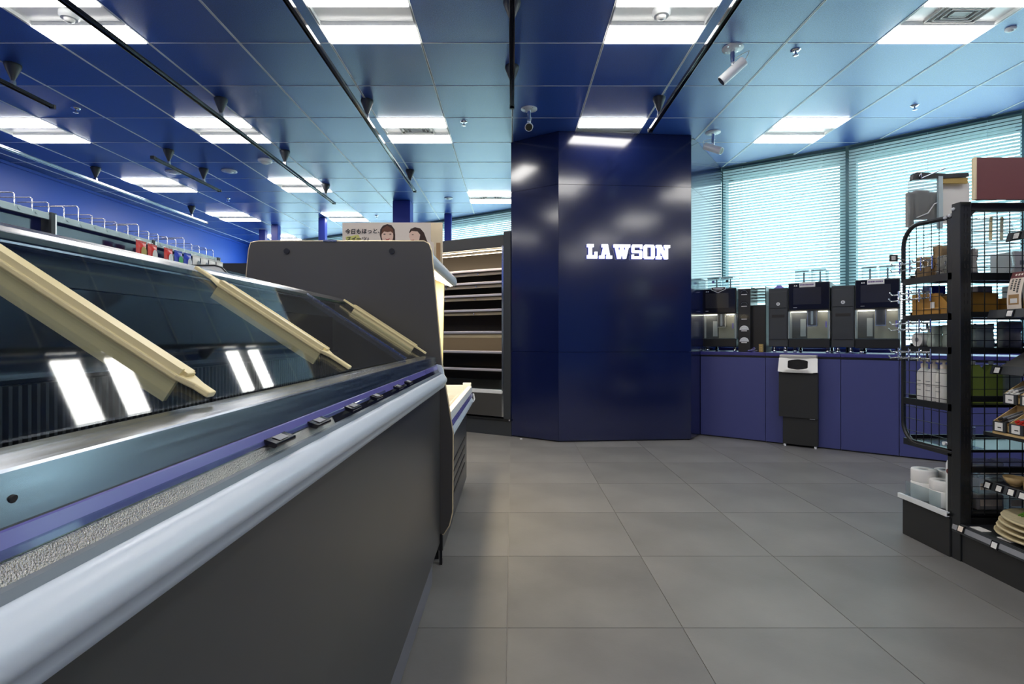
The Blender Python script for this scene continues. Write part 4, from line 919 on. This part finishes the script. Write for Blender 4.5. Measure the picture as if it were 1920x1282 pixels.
# shelf 3
t = thing('white_roll', 'white wrapped roll at the left of the third wire shelf', 'roll', (2.035, 2.655, .95)); MB().cyl((-.02, 0, .035), (.05, 0, .035), .035, 20).build('roll', M['tissue'], t); MB().cyl((-.021, 0, .035), (-.02, 0, .035), .012, 12).build('core', M['grey'], t)
for i, (x, y, w, h, m_, lb) in enumerate(((2.055, 2.59, .05, .10, 'greengrey', 'pale green pack right of the white roll'), (2.10, 2.55, .06, .105, 'greengrey', 'second pale green pack on the third wire shelf'), (2.08, 2.49, .06, .10, 'greypack', 'crinkled grey pack beside the pale green ones'),
                                      (2.06, 2.445, .05, .12, 'film', 'clear wrapped pack next to the inner post'), (2.22, 2.52, .09, .11, 'greengrey', 'grey green pack seen through the lower mesh'), (2.35, 2.52, .09, .12, 'greypack', 'dark grey pack seen through the lower mesh'), (2.48, 2.52, .09, .11, 'film', 'clear pack right of the dark grey pack'))):
    sack('soft_pack', lb, 'pack', x, y, .95, w, .045, h, M[m_], .8, 'packs on the third wire shelf', crink=.003)
# shelf 4: pump bottles
def pump(x, y, z, h, r, m, lb, cap=M['papercream']):
    t = thing('pump_bottle', lb, 'bottle', (x, y, z), 0, 'pump bottles on the fourth wire shelf')
    MB().lathe([(r*.96, 0), (r, .006), (r, h*.62), (r*.9, h*.70), (r*.45, h*.78), (r*.42, h*.80)], (0, 0, 0), 20).build('bottle', m, t)
    MB().lathe([(r*.5, h*.79), (r*.5, h*.88), (r*.2, h*.90), (r*.2, h*.95)], (0, 0, 0), 14).build('collar', cap, t)
    MB().box(-r*1.1, r*.3, -.006, .006, h*.94, h).build('nozzle', cap, t, .002)
    MB().lathe([(r*1.008, h*.2), (r*1.008, h*.55)], (0, 0, 0), 20).build('wrap_label', M['paper'], t)
    q = MB()
    for k in range(3): q.box(-r-.0015, -r+.002, -r*.4, r*.4, h*.46-k*.022, h*.475-k*.022)
    q.build('label_lines', M['grey'], t)
for i, y in enumerate((2.645, 2.585, 2.525)): pump(2.045, y, .69, .20, .030, M['paper'], 'white pump bottle with cream collar, %s of three' % ('leftmost', 'middle', 'rightmost')[i])
pump(2.05, 2.447, .69, .21, .022, M['limegreen'], 'slim lime green bottle beside the inner post', M['greengrey'])
for i in range(3):
    t = thing('green_pouch', 'lime green pouch seen through the mesh, %s' % ('left', 'centre', 'right')[i], 'pouch', (2.16+i*.085, 2.50, .69), 0, 'green pouches behind the mesh')
    MB().prism([(-.038, 0), (.038, 0), (.036, .15), (.012, .18), (-.012, .18), (-.036, .15)], 'y', -.02, .02).build('pouch', M['limegreen'] if i < 2 else M['greengrey'], t, .004); MB().cyl((0, 0, .178), (0, 0, .195), .009, 10).build('cap', M['white'], t)
# shelf 5 bits
t = thing('clear_tray', 'clear acrylic card holder on the lowest wire shelf', 'holder', (2.06, 2.47, .486))
MB().box(-.03, .06, -.03, -.027, 0, .10).build('front', M['acrylic'], t); MB().box(-.03, .10, -.03, .20, 0, .003).build('base', M['acrylic'], t)
MB().tube([(-.02, -.02, .01), (-.02, -.02, .035), (-.015, -.01, .05)], .0025, 6).build('wire', M['chrome'], t)
# base tray: tissue rolls and spray can
def roll(x, y, z, lb, r=.055, h=.105):
    t = thing('tissue_roll', lb, 'tissue roll', (x, y, z), 0, 'white tissue rolls on the base tray')
    MB().lathe([(r*.97, 0), (r, .004), (r, h-.004), (r*.97, h), (r*.36, h), (r*.36, h-.012)], (0, 0, 0), 28).build('paper', M['tissue'], t)
    MB().lathe([(r*.34, h-.01), (r*.34, h-.004)], (0, 0, 0), 14).build('core', M['grey'], t)
roll(2.045, 2.645, .1985, 'back left white tissue roll, lower of its stack', h=.085); roll(2.045, 2.645, .2838, 'back left white tissue roll, upper of its stack', h=.06)
roll(2.048, 2.53, .1985, 'front white tissue roll beside the spray bottle, lower one', h=.075); roll(2.048, 2.53, .2738, 'front white tissue roll beside the spray bottle, upper one', h=.045)
roll(2.16, 2.645, .1985, 'white tissue roll behind the others, against the rack', h=.14)
t = thing('spray_bottle', 'tall white spray bottle with dark red round emblem beside rolls', 'bottle', (2.022, 2.447, .1985))
MB().lathe([(.0235, 0), (.025, .004), (.025, .215), (.020, .232), (.012, .240)], (0, 0, 0), 20).build('bottle', M['white'], t); MB().lathe([(.013, .24), (.013, .262), (.008, .27)], (0, 0, 0), 14).build('cap', M['whitematte'], t)
MB().cyl((-.0255, -.006, .185), (-.0235, -.006, .185), .012, 16).build('emblem', M['maroon'], t)
for i in range(6):
    t = thing('wrapped_pack', 'grey wrapped pack in the stack seen through low mesh, %s %s' % (('left column', 'right column')[i % 2], ('bottom', 'middle', 'top')[i//2]), 'pack', (2.15+(i % 2)*.14+.06, 2.51, .1985+(i//2)*.075), 0, 'wrapped packs behind the low mesh')
    MB().box(-.062, .062, -.05, .05, 0, .072).build('pack', M['film'] if i % 3 else M['greypack'], t, .008); MB().box(-.05, .05, -.052, -.05, .02, .05).build('label_print', M['papercream'], t)
# ---- products on the main rack
OT = (2.14, 2.24, 1.108)
t = thing('tent_card', 'cream folded tent card with maroon top and Japanese writing', 'card', OT)
q = MB(); N = 8; f1 = []; f2 = []
for j in range(N+1):
    v = j/N; bow = .012*math.sin(math.pi*v)
    f1.append((-.03+v*.024-bow, v*.165)); f2.append((.042-v*.042+bow, v*.165))
th = .0012
MB().prism(f1+[(x+th, z) for x, z in f1[::-1]], 'y', -.032, .032).build('front_leaf', M['papercream'], t)
MB().prism(f2+[(x+th, z) for x, z in f2[::-1]], 'y', -.032, .032).build('back_leaf', M['paper'], t)
# printed front is turned towards the aisle (-x)
def onleaf(y0, y1, v0, v1, m, nm, lift=.0006):
    q = MB(); n_ = 4; A_ = []
    for i in range(n_+1):
        v = v0+(v1-v0)*i/n_; bow = .012*math.sin(math.pi*v); A_.append((-.03+v*.024-bow-lift, v*.165))
    vs = [(a_[0], y0, a_[1]) for a_ in A_]+[(a_[0], y1, a_[1]) for a_ in A_]
    q.add(vs, [[i, i+1, n_+2+i, n_+1+i] for i in range(n_)]); q.build(nm, m, t)
onleaf(-.032, .032, .84, 1, M['maroon'], 'top_band')
onleaf(-.022, .024, .16, .42, M['brownprint'], 'photo_print'); onleaf(-.016, .016, .2, .32, M['paper'], 'photo_print', .0010)
for c_ in range(3):
    for r_ in range(8-c_*1):
        onleaf(-.018+c_*.015, -.009+c_*.015, .78-r_*.045, .81-r_*.045, M['ink'], 'lettering', .0010)
for i in range(3): onleaf(-.02+i*.013, -.012+i*.013, .90, .95, M['papercream'], 'lettering', .0012)
for i in range(3):
    t = thing('notebook', 'grey and white notebook standing behind the tent card, %s' % ('first', 'second', 'third')[i], 'notebook', (2.30, 2.16-i*.02, 1.108), 0, 'notebooks beside the tent card')
    MB().box(-.06, .06, -.008, .008, 0, .16).build('block', M['paper'], t); MB().box(-.061, .061, -.009, -.008, 0, .162).build('cover', M['grey'], t)
t = thing('divider_rod', 'thin upright acrylic divider beside the tent card', 'divider', (2.17, 2.17, 1.108)); MB().box(-.0015, .0015, -.0015, .0015, 0, .26).build('rod', M['acrylic'], t); MB().box(-.01, .04, -.004, .004, 0, .004).build('foot', M['acrylic'], t)
t = thing('grey_folder', 'dark grey slanted folder lying on the shelf above the pen boxes', 'folder', (2.22, 2.14, .866))
MB().prism([(-.10, .0), (.10, .12), (.10, .128), (-.10, .008)], 'y', -.15, .17).build('cover', mat('folder_grey', (.09, .09, .085), .45), t, .002); MB().box(-.10, .10, -.14, .165, 0, .004).build('base_sheet', M['charcoal'], t)
# pen boxes
OB = (2.12, 2.10, .59)
pb = thing('pen_organiser', 'two tier wooden pen organiser with grey price tags', 'organiser', OB)
for lv, (x0, z0_) in enumerate(((1.995-2.12+.055, .01), (1.995-2.12+.10, .125))):
    MB().box(x0, x0+.10, -.30, .17, z0_, z0_+.006).build('tier_base', M['wood'], pb); MB().box(x0+.095, x0+.10, -.30, .17, z0_, z0_+.11).build('tier_back', M['wood'], pb)
    MB().box(x0, x0+.004, -.30, .17, z0_, z0_+.03).build('tier_front', M['wood'], pb)
    for k in range(7): yv = .17-k*.075; MB().prism([(x0, z0_), (x0+.10, z0_), (x0+.10, z0_+.11), (x0, z0_+.045)], 'y', yv-.004, yv).build('divider', M['wood'], pb)
MB().box(-.075, .09, -.30, .17, 0, .01).build('base', M['wood'], pb)
for lv in range(2):
    for k in range(6):
        yv = .135-k*.075; x0 = (-.07, -.025)[lv]-.006; z0_ = (.032, .147)[lv]
        o = MB().box(x0-.004, x0+.004, yv-.03, yv+.03, z0_-.02, z0_+.022).build('tag_holder', M['charcoal'], pb, .001); MB().box(x0-.005, x0-.004, yv-.018, yv+.018, z0_-.016, z0_+.018).build('tag_face', M['paper'], o); MB().box(x0-.006, x0-.005, yv-.012, yv+.004, z0_-.004, z0_).build('tag_text', M['ink'], o)
for lv in range(2):
    for k in range(5):
        yv = .132-k*.075; col_ = [[('black', 'ink'), ('red', 'redbag'), ('black', 'charcoal'), ('blue', 'bluebag'), ('white', 'paper')], [('white', 'paper'), ('cream', 'papercream'), ('white', 'white'), ('black', 'charcoal'), ('red', 'redbag')]][lv][k]
        for j in range(5 if lv else 4):
            x0 = (-.05, -.005)[lv]; px_, pz_ = x0-.015+(j % 2)*.004, (.055, .172)[lv]
            t = thing('pen', '%s capped pen, %s tier, %s in %s' % (col_[0], ('lower', 'upper')[lv], ('rightmost', 'second', 'middle', 'fourth', 'leftmost')[j], ('the slot nearest the post', 'the second slot', 'the third slot', 'the fourth slot', 'the last slot')[k]), 'pen', (OB[0]+px_, OB[1]+yv+(j-2)*.010, OB[2]+pz_+(j % 2)*.011), 0, '%s tier pens, compartment %d' % (('lower', 'upper')[lv], k+1))
            MB().tube([(0, 0, 0), (.09, 0, .03)], .0045, 8).build('barrel', M['grey'], t); MB().tube([(-.012, 0, -.004), (.002, 0, .0007)], .0058, 8).build('cap', M[col_[1]], t)
# shelf .362: crackers pack and bowl
sack('cookie_bag', 'clear bag of beige crackers on the lower shelf with blue label', 'bag', 2.20, 2.16, .36, .14, .16, .11, M['wood'], .6, crink=.004)
t = thing('wooden_bowl', 'pale wooden bowl beside the cracker bag', 'bowl', (2.17, 2.30, .36)); MB().lathe([(.018, 0), (.03, .008), (.042, .035), (.039, .035), (.027, .012)], (0, 0, 0), 24).build('bowl', M['wood'], t); MB().lathe([(.018, -.002), (.018, 0)], (0, 0, 0), 16).build('foot_ring', M['wood'], t)
t = thing('round_label', 'round blue and white label on the cracker bag', 'label', (2.125, 2.16, .405)); MB().cyl((-.004, 0, 0), (-.001, 0, 0), .024, 20).build('disc', M['paper'], t); MB().cyl((-.0055, 0, 0), (-.004, 0, 0), .017, 20).build('disc_print', M['sleeve'], t)
# base deck: woven mats with green leaves
for i in range(4):
    t = thing('woven_mat', 'oval straw mat in the stack on the base deck, %s' % ('bottom', 'third', 'second', 'top')[i], 'mat', (2.20, 2.14-.012*i, .166+i*.024), .1*i, 'straw mats on the base deck')
    q = MB(); rings_ = 5; n_ = 28; vs = []
    for j in range(rings_+1):
        r_ = j/rings_
        for a in range(n_): an = a*2*math.pi/n_; vs.append((.19*r_*math.cos(an), .20*r_*math.sin(an), .008+.012*r_**2+(.0015 if j % 2 else 0)))
    q.add(vs, [[j*n_+a, j*n_+(a+1) % n_, (j+1)*n_+(a+1) % n_, (j+1)*n_+a] for j in range(rings_) for a in range(n_)], True)
    q.add([(v_[0], v_[1], v_[2]-.007) for v_ in vs], [[j*n_+(a+1) % n_, j*n_+a, (j+1)*n_+a, (j+1)*n_+(a+1) % n_] for j in range(rings_) for a in range(n_)], True)
    q.build('weave', M['straw'] if 'straw' in M else M.setdefault('straw', mat('straw', (.62, .53, .32), .7, bump=(120, .8), var=(30, .2))), t)
    MB().tube([(.19*math.cos(a*.2244), .20*math.sin(a*.2244), .017) for a in range(28)], .005, 6, closed=True).build('rim', M['straw'], t)
t = thing('green_leaves', 'bunch of green leaf blades lying on the straw mats', 'leaves', (2.16, 2.16, .262))
for i in range(7):
    q = MB(); L_ = .20+.02*(i % 3); yv = .03-.013*i
    q.tube([(-.08, yv, .004), (-.02, yv+.008, .020+.004*(i % 2)), (.05, yv+.004, .016), (L_-.07, yv-.02, .004)], [.003, .008, .009, .002], 6); q.build('leaf', M['green'], t)
for i, (x, y) in enumerate(((2.02, 2.31), (2.03, 2.19))):
    t = thing('paper_slip', ('white paper slip left of the straw mats', 'white paper slip under the front edge of the straw mats')[i], 'slip', (x, y, .1655)); MB().box(-.012, .03, -.03, .03, 0, .002).build('slip', M['paper'], t)
